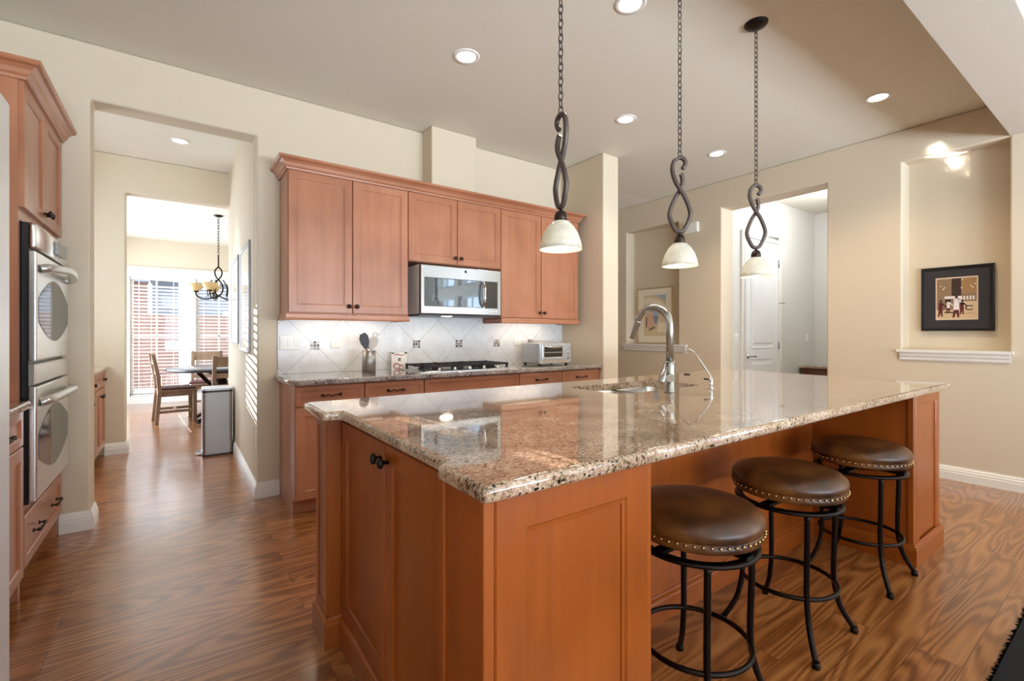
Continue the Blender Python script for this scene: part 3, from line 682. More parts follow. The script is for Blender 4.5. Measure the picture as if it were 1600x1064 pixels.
c2 = MB(); sweep(c2, [(-o_, z) for o_, z in CP][::-1], [(-1.198, 3.0), (XO+.02, 3.0), (XO+.02, 3.848)][::1]); 
o = c2.build('crown', cab_y, ot)
dv = thing('double_oven', (-.8, 3.42, .412), 'stainless double wall oven with bowed handles in the tall cabinet', 'oven')
oy0, oy1 = 3.045, 3.805
MB().box(-1.15, XO+.004, oy0+.01, oy1-.01, .413, 1.717).build('oven_body', black, dv)
xf = XO+.004
MB().box(xf, xf+.022, oy0, oy1, .415, 1.715).build('trim_frame', black, dv)
c = MB(); c.smooth = True
rows = []
for k in range(9):
    q = k/8; z = 1.595+.12*q; rows.append([(xf+.022, oy0, z), (xf+.045+.004*math.sin(PI*q), oy0, z), (xf+.045+.004*math.sin(PI*q), oy1, z), (xf+.022, oy1, z)])
c.grid(rows, True, False, True, True); cp = c.build('control_panel', steel_y, dv)
MB().box(xf+.05, xf+.064, 3.43, 3.66, 1.625, 1.69).build('display', flat('display_grey', '8b8f8c', .2, spec=.6), cp)
for z0, z1 in ((1.075, 1.585), (.425, .955)):
    H_ = z1-z0
    d = MB(); d.rings((xf+.022, oy0, z0), Y, Z, X, oy1-oy0, H_, [(0, 0), (0, .022), (.006, .028)]); dr = d.build('door', steel_y, dv, bevel=.003)
    # glass with an arched top and a sagging bottom edge
    n = 16; top = []; bot = []
    for k in range(n+1):
        q = k/n; yy = oy0+.025+(oy1-oy0-.05)*q; a = math.sin(PI*q)
        top.append((yy, z0+H_*.58+.105*a)); bot.append((yy, z0+H_*.36-.095*a))
    out = bot+top[::-1]
    g = MB(); g.grid([[(xf+e, yy, z) for yy, z in out] for e in (.049, .052)], True, False, True, True); g.build('window', ovenglass, dr)
    hz = z0+H_*.87
    pts = smooth_path([(xf+.05, oy0+.06, hz-.01), (xf+.085, oy0+.10, hz), (xf+.112, 3.42, hz+.012), (xf+.085, oy1-.10, hz), (xf+.05, oy1-.06, hz-.01)], 6)
    MB().tube(pts, .020, 12).build('handle', flat('satin_handle', 'cfcfcc', .3, .8), dr)
MB().rings((xf+.022, oy0, .965), Y, Z, X, oy1-oy0, .095, [(0, 0), (0, .018), (.006, .026)]).build('vent_panel', steel_y, dv)

sc = thing('base_cabinet', (-.9, 2.35, 0), 'wood base cabinet between the fridge and the oven cabinet', 'cabinet')
b = MB(); b.box(-1.198, XO, 1.74, 2.998, .1, .862); b.box(-1.198, XO-.07, 1.74, 2.998, 0, .1); b.build('cabinet_body', cab_v, sc)
for y0, y1 in ((1.745, 2.36), (2.365, 2.992)):
    d = MB(); panel(d, (XO, y0, .70), Y, Z, X, y1-y0, .155, .035); dr = d.build('drawer', cab_y, sc); pull(dr, (XO+.02, (y0+y1)/2, .777), Y, X)
    d = MB(); panel(d, (XO, y0, .108), Y, Z, X, y1-y0, .585); d.build('door', cab_v, sc)
o = MB().box(-1.198, XO+.045, 1.735, 2.996, .862, .90).build('countertop', gran, bevel=.012, seg=3); tag(o, 'short granite countertop between the fridge and the ovens', 'countertop')
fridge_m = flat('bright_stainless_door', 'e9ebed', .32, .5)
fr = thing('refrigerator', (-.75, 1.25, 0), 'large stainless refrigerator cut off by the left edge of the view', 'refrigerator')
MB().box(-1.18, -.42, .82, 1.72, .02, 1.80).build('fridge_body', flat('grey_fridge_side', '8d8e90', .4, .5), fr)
for y0, y1, hy in ((.82, 1.268, 1.22), (1.272, 1.72, 1.32)):
    dr = MB().box(-.415, -.348, y0, y1, .04, 1.79).build('door', fridge_m, fr, bevel=.012, seg=3)
    MB().tube([(-.348, hy, .7), (-.30, hy, .72), (-.30, hy, 1.5), (-.348, hy, 1.52)], .012, 10).build('handle', steel, dr)

# ------------------------------------------------------------------ island
IZ = .885
isl = thing('kitchen_island', (2.0, 1.4, 0), 'large stained wood kitchen island with panelled ends and a knee space', 'island')
# left end: corner post, two doors in a recess, far pillar
MB().box(.475, .535, .76, .93, 0, IZ).build('corner_post', isl_v, isl, bevel=.004)
MB().box(.468, .476, .912, .932, 0, IZ).build('edge_stile', isl_v, isl, bevel=.002)
MB().box(.535, .56, .80, 1.87, .0, IZ).build('side_panel', isl_v, isl)
for y0, y1, ky in ((.938, 1.392, 1.364), (1.398, 1.85, 1.426)):
    d = MB(); panel(d, (.535, y0, .12), -Y, Z, -X, -(y1-y0) if False else (y1-y0), .745, .06) if False else panel(d, (.535, y1, .12), -Y, Z, -X, y1-y0, .745, .058)
    dr = d.build('door', isl_v, isl); knob(dr, (.515, ky, .815), -X, bronze_d, 1.05)
MB().box(.468, .555, 1.87, 2.04, 0, IZ).build('pillar', isl_v, isl, bevel=.003)
pp = MB(); panel(pp, (.4685, 2.035, .115), -Y, Z, -X, .16, .75, .03, .006, .004, .006); pp.build('pillar_face', isl_v, isl)
PL = [(0, 0), (.016, 0), (.016, .088), (.013, .092), (.013, .098), (.005, .104), (.003, .112), (0, .112)]
sweep(MB(), [(-o_, z) for o_, z in PL][::-1], [(.535, 2.04), (.468, 2.04), (.468, 1.87), (.535, 1.87)]).build('pillar_plinth', isl_y, isl)
sweep(MB(), [(-o_, z) for o_, z in PL][::-1], [(.522, 1.865), (.522, .93)]).build('base_trim', isl_y, isl)
# near end panel beside the stools
MB().box(.536, .978, .775, .80, 0, IZ).build('end_panel_back', isl_v, isl)
e = MB(); panel(e, (.500, .775, .0), X, Z, -Y, .455, IZ-.001, .075, .02, .010, .014); e.build('end_panel', isl_v, isl)
MB().box(.958, .978, .762, .80, 0, IZ).build('edge_stile', isl_v, isl, bevel=.003)
MB().box(.955, .978, .80, 1.24, 0, IZ).build('knee_side_panel', isl_v, isl)
MB().box(.56, 3.12, 1.24, 1.262, 0, IZ).build('knee_back_panel', isl_v, isl)
sweep(MB(), PL, [(3.10, 1.24), (.979, 1.24)]).build('knee_base_trim', isl_x, isl)
MB().box(.555, 3.50, 2.015, 2.04, 0, IZ).build('working_side_panel', isl_v, isl)
# right end column
MB().box(3.10, 3.125, .79, 1.24, 0, IZ).build('knee_end_panel', isl_v, isl)
MB().box(3.094, 3.128, .765, .792, 0, IZ).build('edge_stile', isl_v, isl, bevel=.003)
e = MB(); panel(e, (3.135, .785, .0), X, Z, -Y, .425, IZ-.001, .055, .02, .009, .012); e.build('end_panel', isl_v, isl)
MB().box(3.128, 3.56, .786, .81, 0, IZ).build('end_panel_back', isl_v, isl)
MB().box(3.53, 3.555, .81, 2.04, 0, IZ).build('side_panel', isl_v, isl)
sweep(MB(), [(-o_, z) for o_, z in PL][::-1], [(3.094, 1.238), (3.094, .765), (3.56, .765), (3.56, 2.03)]).build('plinth', isl_x, isl)

def slab_hole(outer, hole, z0, z1, r=.013):
    """stone slab with a modelled rounded edge and a cut-out"""
    mb = MB(); n = len(outer); P = [Vector(p) for p in outer]
    area = sum(P[i-1].x*P[i].y-P[i].x*P[i-1].y for i in range(n))
    def off(o):
        out = []
        for i in range(n):
            d1 = (P[i]-P[i-1]).normalized(); d2 = (P[(i+1) % n]-P[i]).normalized()
            n1 = Vector((-d1.y, d1.x)); n2 = Vector((-d2.y, d2.x)); m = n1+n2; m = m/max(m.dot(n1), .3)
            out.append(P[i]+m*o*(1 if area > 0 else -1))
        return out
    prof = [(r*(1-math.sin(a)), z0+r*(1-math.cos(a))) for a in [PI/2*k/4 for k in range(5)]]+[(r*(1-math.cos(a)), z1-r*(1-math.sin(a))) for a in [PI/2*k/4 for k in range(5)]]
    mb.smooth = True
    mb.grid([[(q.x, q.y, z) for q in off(o)] for o, z in prof], True)
    mb.smooth = False
    for z in (z0, z1):
        bm = bmesh.new(); eds = []
        for loop in ([tuple(q) for q in off(r)], hole):
            vs = [bm.verts.new((x, y, z)) for x, y in loop]
            eds += [bm.edges.new((vs[i], vs[(i+1) % len(vs)])) for i in range(len(vs))]
        bmesh.ops.triangle_fill(bm, use_beauty=True, use_dissolve=False, edges=eds)
        for f_ in bm.faces: mb.face([v.co for v in f_.verts])
        bm.free()
    mb.grid([[(x, y, z0) for x, y in hole], [(x, y, z1) for x, y in hole]], True)
    return mb
def rrect(x0, x1, y0, y1, r, n=5):
    out = []
    for cx, cy, a0 in ((x1-r, y1-r, 0), (x0+r, y1-r, PI/2), (x0+r, y0+r, PI), (x1-r, y0+r, 1.5*PI)):
        for k in range(n+1): a = a0+PI/2*k/n; out.append((cx+r*math.cos(a), cy+r*math.sin(a)))
    return out
def round_poly(P, r, n=4):
    out = []; N_ = len(P)
    for i in range(N_):
        p, a, b = Vector(P[i]), Vector(P[i-1]), Vector(P[(i+1) % N_])
        d1 = (a-p).normalized(); d2 = (b-p).normalized()
        for k in range(n+1):
            t = k/n; s1 = p+d1*r; s2 = p+d2*r
            out.append(tuple((1-t)**2*s1+2*t*(1-t)*p+t*t*s2))
    return out
SK = (1.665, 2.335, 1.475, 1.83)
outer = round_poly([(.452, .722), (3.60, .722), (3.60, .935), (3.555, .935), (3.555, 1.74), (3.60, 1.74), (3.60, 2.055), (.418, 2.055), (.418, 1.742), (.480, 1.742), (.480, .918), (.452, .918)], .016)
ic = slab_hole(outer, rrect(*SK, .05), IZ+.0005, .921).build('island_countertop', gran)
tag(ic, 'thick brown speckled granite island countertop with stepped corners', 'countertop')

# sink, faucets
sk = thing('sink', (2.0, 1.65, .70), 'undermount stainless double bowl sink in the island', 'sink')
for x0, x1 in ((1.66, 1.985), (2.005, 2.34)):
    s_ = MB(); s_.smooth = True; rows = []
    for ins, z in ((0, .8845), (.004, .87), (.012, .76), (.03, .735), (.06, .728)):
        rows.append([(x, y, z) for x, y in rrect(x0+ins, x1-ins, 1.47+ins, 1.835-ins, .05)])
    s_.grid(rows, True, False, False, True); s_.build('bowl', steel, sk)
    MB().lathe([(.04, 0), (.04, .003), (.03, .003), (.028, .0), (0, 0)], ((x0+x1)/2, 1.65, .7285), seg=20).build('drain', chrome, sk)
FX0, FY0 = 1.925, 1.392
fa = thing('kitchen_faucet', (FX0, FY0, .921), 'tall arched brushed nickel pull-down faucet at the island sink', 'faucet')
MB().lathe([(.027, 0), (.027, .004), (.0225, .008), (.0235, .12), (.0235, .148), (.0178, .150)], (FX0, FY0, .921), seg=24).build('faucet_body', nickel, fa)
R_ = .098
arc = [(FX0, FY0, 1.05), (FX0, FY0, 1.235)]+[(FX0, FY0+R_-R_*math.cos(a), 1.235+R_*math.sin(a)) for a in [PI*k/18*0.89 for k in range(1, 19)]]
MB().tube(arc, .0178, 18).build('spout', nickel, fa)
e1 = Vector(arc[-1]); dv_ = (e1-Vector(arc[-2])).normalized()
MB().tube([e1-dv_*.002, e1+dv_*.005, e1+dv_*.095, e1+dv_*.10], [.0178, .0170, .0140, .0125], 16).build('spray_head', nickel, fa)
l_ = MB(); l_.tube([(FX0-.012, FY0-.010, .992), (FX0-.036, FY0-.030, .992)], .020, 16)
l_.tube([(FX0-.022, FY0+.004, 1.062), (FX0-.080, FY0-.010, .978), (FX0-.086, FY0-.012, .970)], [.012, .018, .010], 10, flat=.7); l_.build('lever', nickel, fa)
RX, RY = 2.195, 1.345
rf = thing('filter_faucet', (RX, RY, .921), 'thin chrome drinking water faucet right of the tall faucet', 'faucet')
MB().lathe([(.017, 0), (.017, .004), (.010, .008), (.010, .02), (.013, .024), (.010, .030), (.012, .045), (.013, .05), (.007, .058)], (RX, RY, .921), seg=20).build('faucet_body', chrome, rf)
MB().tube(smooth_path([(RX, RY, .975), (RX, RY+.012, 1.0), (RX-.01, RY+.065, 1.078), (RX-.012, RY+.095, 1.110), (RX-.013, RY+.122, 1.114), (RX-.014, RY+.148, 1.090)], 6), .0050, 10).build('spout', chrome, rf)
MB().tube([(RX, RY, .970), (RX-.03, RY+.02, .974)], [.004, .005], 8).build('lever', black, rf)
MB().lathe([(.022, 0), (.022, .005), (.014, .008), (0, .008)], (2.93, 1.97, .921), seg=20)
o = MB().lathe([(.022, 0), (.022, .005), (.014, .008), (0, .008)], (2.86, 1.93, .921), seg=20).build('sink_button', black); tag(o, 'small dark round button on the far side of the island top', 'button')

# ------------------------------------------------------------------ bar stools
st = thing('bar_stool', (0, 0, 0), 'x', 'stool', 'backless stools at the island')
MB().lathe([(0, .590), (.185, .590), (.205, .598), (.209, .612), (.206, .628), (.190, .645), (.15, .658), (.09, .664), (0, .666)], seg=48).build('seat', leather_m, st, local=True)
MB().lathe([(.180, .566), (.200, .566), (.204, .572), (.204, .592), (.190, .596)], seg=48, cap=False).build('seat_band', leather_m, st, local=True)
n = MB()
for k in range(54): a = 2*PI*k/54; n.sphere((.2065*math.cos(a), .2065*math.sin(a), .588), .0050, 6)
n.build('nailhead_trim', brass, st, local=True)
MB().lathe([(.05, .545), (.13, .545), (.13, .553), (.12, .567), (.05, .567)], seg=24).build('swivel_plate', iron, st, local=True)
r = MB(); r.lathe([(.165, .522), (.196, .522), (.196, .532), (.165, .532), (.165, .522)], seg=48, cap=False)
for a in (0, PI/2): r.obox((0, 0, .537), (math.cos(a), math.sin(a), 0), (-math.sin(a), math.cos(a), 0), (0, 0, 1), .37, .035, .012)
r.build('seat_ring', iron, st, local=True)
for k in range(4):
    a = PI/4+k*PI/2; c, s_ = math.cos(a), math.sin(a); l = MB()
    l.tube(smooth_path([(.178*c, .178*s_, .525), (.176*c, .176*s_, .40), (.172*c, .172*s_, .27), (.176*c, .176*s_, .19), (.198*c, .198*s_, .10), (.245*c, .245*s_, .02)], 5), .0105, 10)
    lg_ = l.build('leg', iron, st, local=True)
    MB().lathe([(.014, 0), (.015, .012), (.012, .024)], (.248*c, .248*s_, 0), seg=12).build('glide', iron, lg_, local=True)
MB().tube([(.172*math.cos(q), .172*math.sin(q), .205) for q in [2*PI*k/40 for k in range(40)]], .0085, 10, closed=True).build('foot_ring', iron, st, local=True)
for k, (x, y, lab) in enumerate(((1.38, .905, 'nearest round leather stool, partly behind the island end panel'), (2.04, .91, 'middle of the three round leather stools at the island'), (2.81, .91, 'farthest round leather stool, beside the right island column'))):
    o = st if k == 0 else copy_tree(st)
    o.location = (x, y, 0); o['label'] = lab

# ------------------------------------------------------------------ pendants
def chain(mb, z0, z1, x=0, y=0, L=.036, w_=.010, r=.0021, lean=0):
    n = max(1, int(round((z1-z0)/(L*.80)))); st_ = (z1-z0)/n
    for k in range(n):
        zc = z0+st_*(k+.5); a = k*PI/2+.4; c, s_ = math.cos(a), math.sin(a); h_ = st_*.62
        pts = []
        for q in range(16):
            t = 2*PI*q/16; u = w_*math.cos(t)*(.9 if abs(math.sin(t)) < .8 else 1); v = h_*max(-1, min(1, 1.15*math.sin(t)))
            pts.append((x+u*c, y+u*s_, zc+v))
        mb.tube(pts, r, 6, closed=True)
    return mb
pd = thing('pendant_lamp', (0, 0, 0), 'x', 'pendant lamp', 'pendants over the island')
MB().lathe([(0, -.028), (.02, -.026), (.05, -.018), (.062, -.006), (.064, 0), (0, 0)], seg=32).build('canopy', bronze_d, pd, local=True)
chain(MB(), -.935, -.025).build('chain', bronze, pd, local=True)
sb = 1.700-3.0
A_ = [(0, 0, sb), (.022, 0, sb+.012), (.046, 0, sb+.07), (.044, 0, sb+.11), (.020, 0, sb+.17), (-.004, 0, sb+.21), (-.026, 0, sb+.255), (-.036, 0, sb+.305), (-.028, 0, sb+.345), (-.002, 0, sb+.364), (.022, 0, sb+.352), (.026, 0, sb+.330), (.012, 0, sb+.308)]
B_ = [(0, 0, sb), (-.022, 0, sb+.012), (-.046, 0, sb+.07), (-.044, 0, sb+.11), (-.020, 0, sb+.17), (.004, .0, sb+.21), (.014, .0, sb+.24), (.010, .0, sb+.275), (.002, 0, sb+.284)]
def scroll(pts, off):
    P = [Vector(p)+Vector((0, off*math.sin(PI*min(1, max(0, (p[2]-sb)/.3))), 0)) for p in pts]; q = smooth_path(P, 6)
    mb = MB(); mb.tube(q, .0108, 8); return mb
s_ = scroll(A_, -.010); t_ = scroll(B_, .010); s_.grid if 0 else None
base = len(s_.v); s_.v += t_.v; s_.f += [[i+base for i in f_] for f_ in t_.f]; s_.m += t_.m; s_.sm += t_.sm
s_.build('scroll', scroll_m, pd, local=True)
MB().lathe([(.006, 1.70-3), (.006, 1.688-3), (.014, 1.686-3), (.022, 1.676-3), (.026, 1.66-3), (.026, 1.645-3), (.022, 1.643-3)], seg=24).build('socket_cap', bronze, pd, local=True)
pr = [(.020, 1.647), (.034, 1.640), (.052, 1.622), (.069, 1.593), (.080, 1.560), (.085, 1.532), (.082, 1.532), (.077, 1.560), (.066, 1.590), (.050, 1.617), (.033, 1.634), (.020, 1.641)]
MB().lathe([(r_, z-3) for r_, z in pr], seg=40, cap=False).build('lamp_shade', shade_m, pd, local=True)
MB().lathe([(.010, 1.64-3), (.012, 1.60-3), (.022, 1.580-3), (.027, 1.560-3), (.022, 1.540-3), (.010, 1.529-3), (0, 1.527-3)], seg=20).build('bulb', glow_bulb, pd, local=True)
for k, (x, rz, lab) in enumerate(((1.227, math.radians(-35+118), 'left pendant lamp with an alabaster bowl, nearest, hanging over the island'), (2.0, math.radians(-39), 'middle pendant lamp with an alabaster bowl above the sink faucet'), (2.73, math.radians(-40), 'right pendant lamp, its round canopy visible, in front of the white door'))):
    o = pd if k == 0 else copy_tree(pd)
    o.location = (x, 1.39, CZ); o.rotation_euler = (0, 0, rz); o['label'] = lab
    light('pendant_glow', 'POINT', (x, 1.39, 1.50), energy=.45, color=(1, .86, .68), shadow_soft_size=.04)

# ------------------------------------------------------------------ recessed ceiling lights
cl = thing('recessed_light', (0, 0, 0), 'x', 'ceiling light', 'recessed ceiling lights')
MB().lathe([(.058, -.001), (.062, -.006), (.080, -.006), (.086, -.002), (.086, .0)], seg=40, cap=False).build('trim_ring', white_m, cl, local=True)
lens = MB().lathe([(0, -.003), (.060, -.003), (.060, -.001), (0, -.001)], seg=32).build('lens', glow_can, cl, local=True)
WARM = (1, .80, .56); COOL = (1, .93, .84)
spots = [(1.523, 2.643, 3.0, COOL, 'bright ceiling light in front of the duct chase, left of the left pendant chain'), (3.054, 2.639, 3.0, COOL, 'bright ceiling light between the left and middle pendants'), (4.376, 2.618, 3.0, WARM, 'warm ceiling light between the middle and right pendants'), (4.333, 1.283, 3.0, WARM, 'warm ceiling light right of the round pendant canopy'), (2.005, 1.70, 3.0, COOL, 'ceiling light cut by the top edge of the view'), (.014, 5.35, 3.0, 'HALL', 'pale ceiling light in the hall beyond the opening')]
for k, (x, y, z, c, lab) in enumerate(spots):
    o = cl if k == 0 else copy_tree(cl)
    o.location = (x, y, z); o['label'] = lab
    if c != 'HALL': light('can_glow', 'SPOT', (x, y, z-.02), energy=40 if c is WARM else 26, color=c, spot_size=math.radians(125), spot_blend=.8, shadow_soft_size=.06)
    else:
        light('can_glow', 'SPOT', (x, y, z-.02), energy=70, color=(1, .96, .90), spot_size=math.radians(75), spot_blend=.9, shadow_soft_size=.06)
        for ch in kids(o):
            if ch.name.startswith('lens'): ch.data = ch.data.copy(); ch.data.materials[0] = off_can
light('fill_passage', 'POINT', (6.4, 2.3, 2.7), energy=24, color=(.92, .96, 1), shadow_soft_size=.15)  # added lamp with no fixture, brightens the passage walls

# ------------------------------------------------------------------ pictures
def picture(name, c, U, N, w_, h_, label, fm, fwid, fd, mm, matw, art, group=None):
    c = Vector(c); U = Vector(U); N = Vector(N)
    t = thing(name, c-Z*h_/2, label, 'picture', group)
    O = c-U*w_/2-Z*h_/2
    MB().rings(O, U, Z, N, w_, h_, [(0, 0), (0, fd), (fwid*.3, fd+.003), (fwid, fd-.004), (fwid, fd-.010)]).build('frame', fm, t, bevel=.002)
    MB().rings(O+U*fwid+Z*fwid+N*(fd-.010), U, Z, N, w_-2*fwid, h_-2*fwid, [(0, 0), (0, .002)]).build('mat_board', mm, t)
    q = fwid+matw; a = MB(); mats = art(a, O+U*q+Z*q+N*(fd-.0075), U, N, w_-2*q, h_-2*q); a.build('print', mats, t)
    return t
def quad(a, O, U, N, pts, lift=0):
    a.face([O+U*u+Z*v+N*lift for u, v in pts])
def game_art(a, O, U, N, w_, h_):
    ms = [flat('print_tan', '8f7358', .4), flat('print_dark', '3b2b22', .4), flat('print_maroon', '5b1f24', .4), flat('print_white', 'e7dfdb', .4), flat('print_floor', 'd6b892', .4), flat('print_black', '161214', .4), flat('print_edge', 'e0c7ad', .4), flat('print_wood', 'a07a50', .4)]
    q = lambda m, pts, l: (setattr(a, 'cur', m), quad(a, O, U, N, [(u*w_, v*h_) for u, v in pts], l))
    R = lambda m, u0, u1, v0, v1, l: q(m, [(u0, v0), (u1, v0), (u1, v1), (u0, v1)], l)
    R(6, -.03, 1.03, -.03, 1.03, 0); R(0, 0, 1, 0, 1, .0004)
    R(1, .38, .62, .5, 1, .0006); R(7, .62, 1, .62, 1, .0006); R(4, 0, 1, 0, .22, .0006); R(3, .2, .62, .50, .56, .0008)
    R(4, .62, 1, .0, .42, .0007)
    for k in range(5): R(3, .60+k*.075, .645+k*.075, .46, .55, .0009)
    R(5, .22, .36, .40, .48, .0009); R(5, .2, .5, .14, .17, .0009)
    for (u, v) in ((.1, .82), (.2, .78), (.17, .74), (.65, .96), (.86, .8), (.9, .76), (.63, .76), (.96, .84)): R(3, u-.015, u+.015, v-.015, v+.015, .001)
    # players as small leaning shapes: legs, torso, arm, head
    def player(u, v, s, top, bot):
        q(bot, [(u-.05*s, v+.16*s), (u+.05*s, v+.16*s), (u+.06*s, v), (u+.02*s, v), (u, v+.1*s), (u-.04*s, v), (u-.08*s, v)], .0012)
        q(top, [(u-.06*s, v+.15*s), (u+.06*s, v+.15*s), (u+.05*s, v+.36*s), (u-.05*s, v+.38*s)], .0014)
        q(top, [(u+.03*s, v+.33*s), (u+.16*s, v+.22*s), (u+.17*s, v+.26*s), (u+.04*s, v+.38*s)], .0014)
        q(1, [(u-.03*s, v+.38*s), (u+.03*s, v+.38*s), (u+.035*s, v+.45*s), (u-.02*s, v+.46*s)], .0015)
    player(.10, .05, .95, 2, 2); player(.50, .03, 1.25, 3, 2); player(.64, .10, .8, 2, 2); player(.30, .16, .7, 3, 2)
    # dark oval C mark on the court
    a.cur = 5; n_ = 22
    for k in range(n_):
        t0 = math.radians(38+284*k/n_); t1 = math.radians(38+284*(k+1)/n_)
        P = lambda t, r1, r2: (.83+r1*math.cos(t), .26+r2*math.sin(t))
        q(5, [P(t0, .115, .062), P(t1, .115, .062), P(t1, .085, .040), P(t0, .085, .040)], .0016)
    for k in range(8):
        t0 = math.radians(20+140*k/8); t1 = math.radians(20+140*(k+1)/8)
        P = lambda t, r1: (.83+r1*1.2*math.cos(t), .09+r1*.5*math.sin(t))
        q(7, [P(t0, .1), P(t1, .1), P(t1, .08), P(t0, .08)], .0016)
    return ms
picture('framed_photo', (5.35, 1.037, 1.50), (0, -1, 0), (-1, 0, 0), .455, .545, 'black framed sports photo with a charcoal mat in the right wall niche', frame_b, .028, .03, mat_d, .075, game_art)
def paint_art(a, O, U, N, w_, h_):
    ms = [flat('paint_sand', 'ddc7a2', .7), flat('paint_cream', 'efe2c8', .7), flat('paint_blue', 'a9b8c9', .7), flat('paint_slate', '8791a6', .7), flat('paint_peach', 'dbb394', .7), flat('paint_dark', '8a7866', .7)]
    q = lambda m, pts, l: (setattr(a, 'cur', m), quad(a, O, U, N, [(u*w_, v*h_) for u, v in pts], l))
    q(0, [(0, 0), (1, 0), (1, 1), (0, 1)], 0)
    q(2, [(.5, 1), (1, 1), (1, .82), (.8, .9)], .0006); q(1, [(.0, .9), (.3, .95), (.8, .84), (1, .72), (1, .62), (.6, .76), (0, .8)], .0006)
    q(4, [(.1, .2), (.45, .18), (.5, .6), (.3, .66), (.12, .5)], .0006); q(2, [(.35, .62), (.75, .66), (.7, .5), (.45, .48)], .0009)
    q(3, [(.42, .5), (.68, .48), (.6, .3), (.52, .28)], .0011); q(5, [(.08, .22), (.14, .2), (.17, .42), (.1, .5)], .0011); q(5, [(.25, .12), (.55, .2), (.5, .24), (.22, .17)], .0011)
    q(1, [(.6, .1), (1, .08), (1, .3), (.7, .35)], .0006)
    return ms
picture('framed_painting', (5.345, 4.10, 1.455), (0, -1, 0), (-1, 0, 0), .58, .775, 'pale abstract painting in a champagne frame in the far wall niche', frame_c, .022, .022, mat_w, .085, paint_art)
def pale_art(a, O, U, N, w_, h_):
    ms = [flat('art_pale', 'd9dde0', .15, coat=.6), flat('art_grey', 'b5bcc4', .15, coat=.6)]
    a.cur = 0; quad(a, O, U, N, [(0, 0), (w_, 0), (w_, h_), (0, h_)], 0); a.cur = 1
    quad(a, O, U, N, [(w_*.2, h_*.2), (w_*.8, h_*.2), (w_*.8, h_*.55), (w_*.5, h_*.75), (w_*.2, h_*.5)], .0008); return ms
picture('framed_print', (.471, 4.57, 1.50), (0, -1, 0), (-1, 0, 0), .68, .90, 'grey framed print on the hall wall, the one nearer the kitchen', frame_g, .03, .014, mat_w, .07, pale_art, 'prints on the hall wall')
picture('framed_print', (.471, 5.45, 1.53), (0, -1, 0), (-1, 0, 0), .72, .84, 'grey framed print on the hall wall, the one nearer the nook', frame_g, .03, .014, mat_w, .07, pale_art, 'prints on the hall wall')
o = MB().box(5.155, 5.2, 3.34, 3.52, 2.455, 2.575).build('door_chime', plastic_w, bevel=.006); tag(o, 'white box mounted high on the right wall behind the middle pendant', 'door chime')

# ------------------------------------------------------------------ passage door and cabinet
dr0 = bpy.data.objects.new('door_1', None); COL.objects.link(dr0); dr0.location = (6.22, 3.1, 0); struct(dr0)
dx0, dx1, dh = 5.795, 6.645, 2.42
c = MB(); c.box(dx0-.085, dx0, 3.075, 3.1, 0, dh+.085); c.box(dx1, dx1+.085, 3.075, 3.1, 0, dh+.085); c.box(dx0, dx1, 3.075, 3.1, dh, dh+.085); c.build('door_casing', white_m, dr0, bevel=.004)
d = MB(); d.box(dx0+.004, dx1-.004, 3.085, 3.10, .01, dh-.004)
for z0, z1 in ((.2, .88), (1.02, 2.26)): d.rings((dx0+.13, 3.085, z0), X, Z, -Y, dx1-dx0-.26, z1-z0, [(0, 0), (.0, .006), (.02, .001), (.05, .001), (.07, .006)])
dl = d.build('door_leaf', door_m, dr0)
hn = MB(); hn.lathe([(.03, 0), (.03, .008), (.012, .012), (.012, .05)], (dx0+.06, 3.085, .92), -Y, 16); hn.tube([(dx0+.06, 3.04, .92), (dx0+.17, 3.035, .915)], .010, 8); hn.build('door_handle', nickel, dr0)
for z in (.95-.75, 1.0, 2.1):
    MB().tube([(dx1-.002, 3.072, z), (dx1-.002, 3.072, z+.1)], .008, 8).build('hinge', nickel, dr0)
MB().tube([(dx1+.0, 3.07, 1.62), (dx1+.09, 3.04, 1.62)], .006, 8).build('door_stop', nickel, dr0)
cs = thing('passage_cabinet', (7.5, 2.5, 0), 'low dark wood cabinet with a stone top in the passage by the white door', 'cabinet')
MB().box(7.30, 7.79, 2.0, 3.07, 0, .715).build('cabinet_body', dark_cab, cs)
for y0 in (2.01, 2.54):
    d = MB(); panel(d, (7.30, y0+.515, .08), -Y, Z, -X, .51, .60); d.build('door', dark_cab, cs)
MB().box(7.27, 7.795, 1.98, 3.085, .716, .75).build('stone_top', gran, cs, bevel=.006)

# ------------------------------------------------------------------ hall cabinets, trash can
for k, (y0, y1, lab) in enumerate(((4.75, 5.42, 'hall base cabinet half hidden by the left side of the opening'), (5.425, 6.10, 'hall base cabinet against the far hall wall, left of the walkway'))):
    t = thing('hall_cabinet', (-.9, (y0+y1)/2, 0), lab, 'cabinet', 'base cabinets in the hall')
    b = MB(); b.box(-1.198, -.605, y0, y1, .1, .85); b.box(-1.198, -.67, y0, y1, 0, .1); b.build('cabinet_body', cab_v, t)
    d = MB(); panel(d, (-.605, y0+.003, .69), Y, Z, X, y1-y0-.006, .15, .035); dd = d.build('drawer', cab_y, t); knob(dd, (-.585, y0+.5, .765), X)
    for q in range(2):
        a = y0+(y1-y0)*q/2; d = MB(); panel(d, (-.605, a+.003, .108), Y, Z, X, (y1-y0)/2-.006, .575); dd = d.build('door', cab_v, t); knob(dd, (-.585, a+(.30 if q == 0 else .035), .62), X)
o = MB().box(-1.198, -.565, 4.74, 6.105, .85, .885).build('hall_countertop', gran, bevel=.006); tag(o, 'stone countertop on the hall cabinets at the left of the walkway', 'countertop')
tc = thing('trash_can', (.315, 5.6, 0), 'tall stainless step trash can with a dark rim by the hall wall', 'trash can')
ty0_, ty1_, tx0_, tx1_ = 5.46, 5.78, .195, .447
MB().prism(rrect(tx0_, tx1_, ty0_, ty1_, .03), .02, .625).build('bin_body', steel_can, tc)
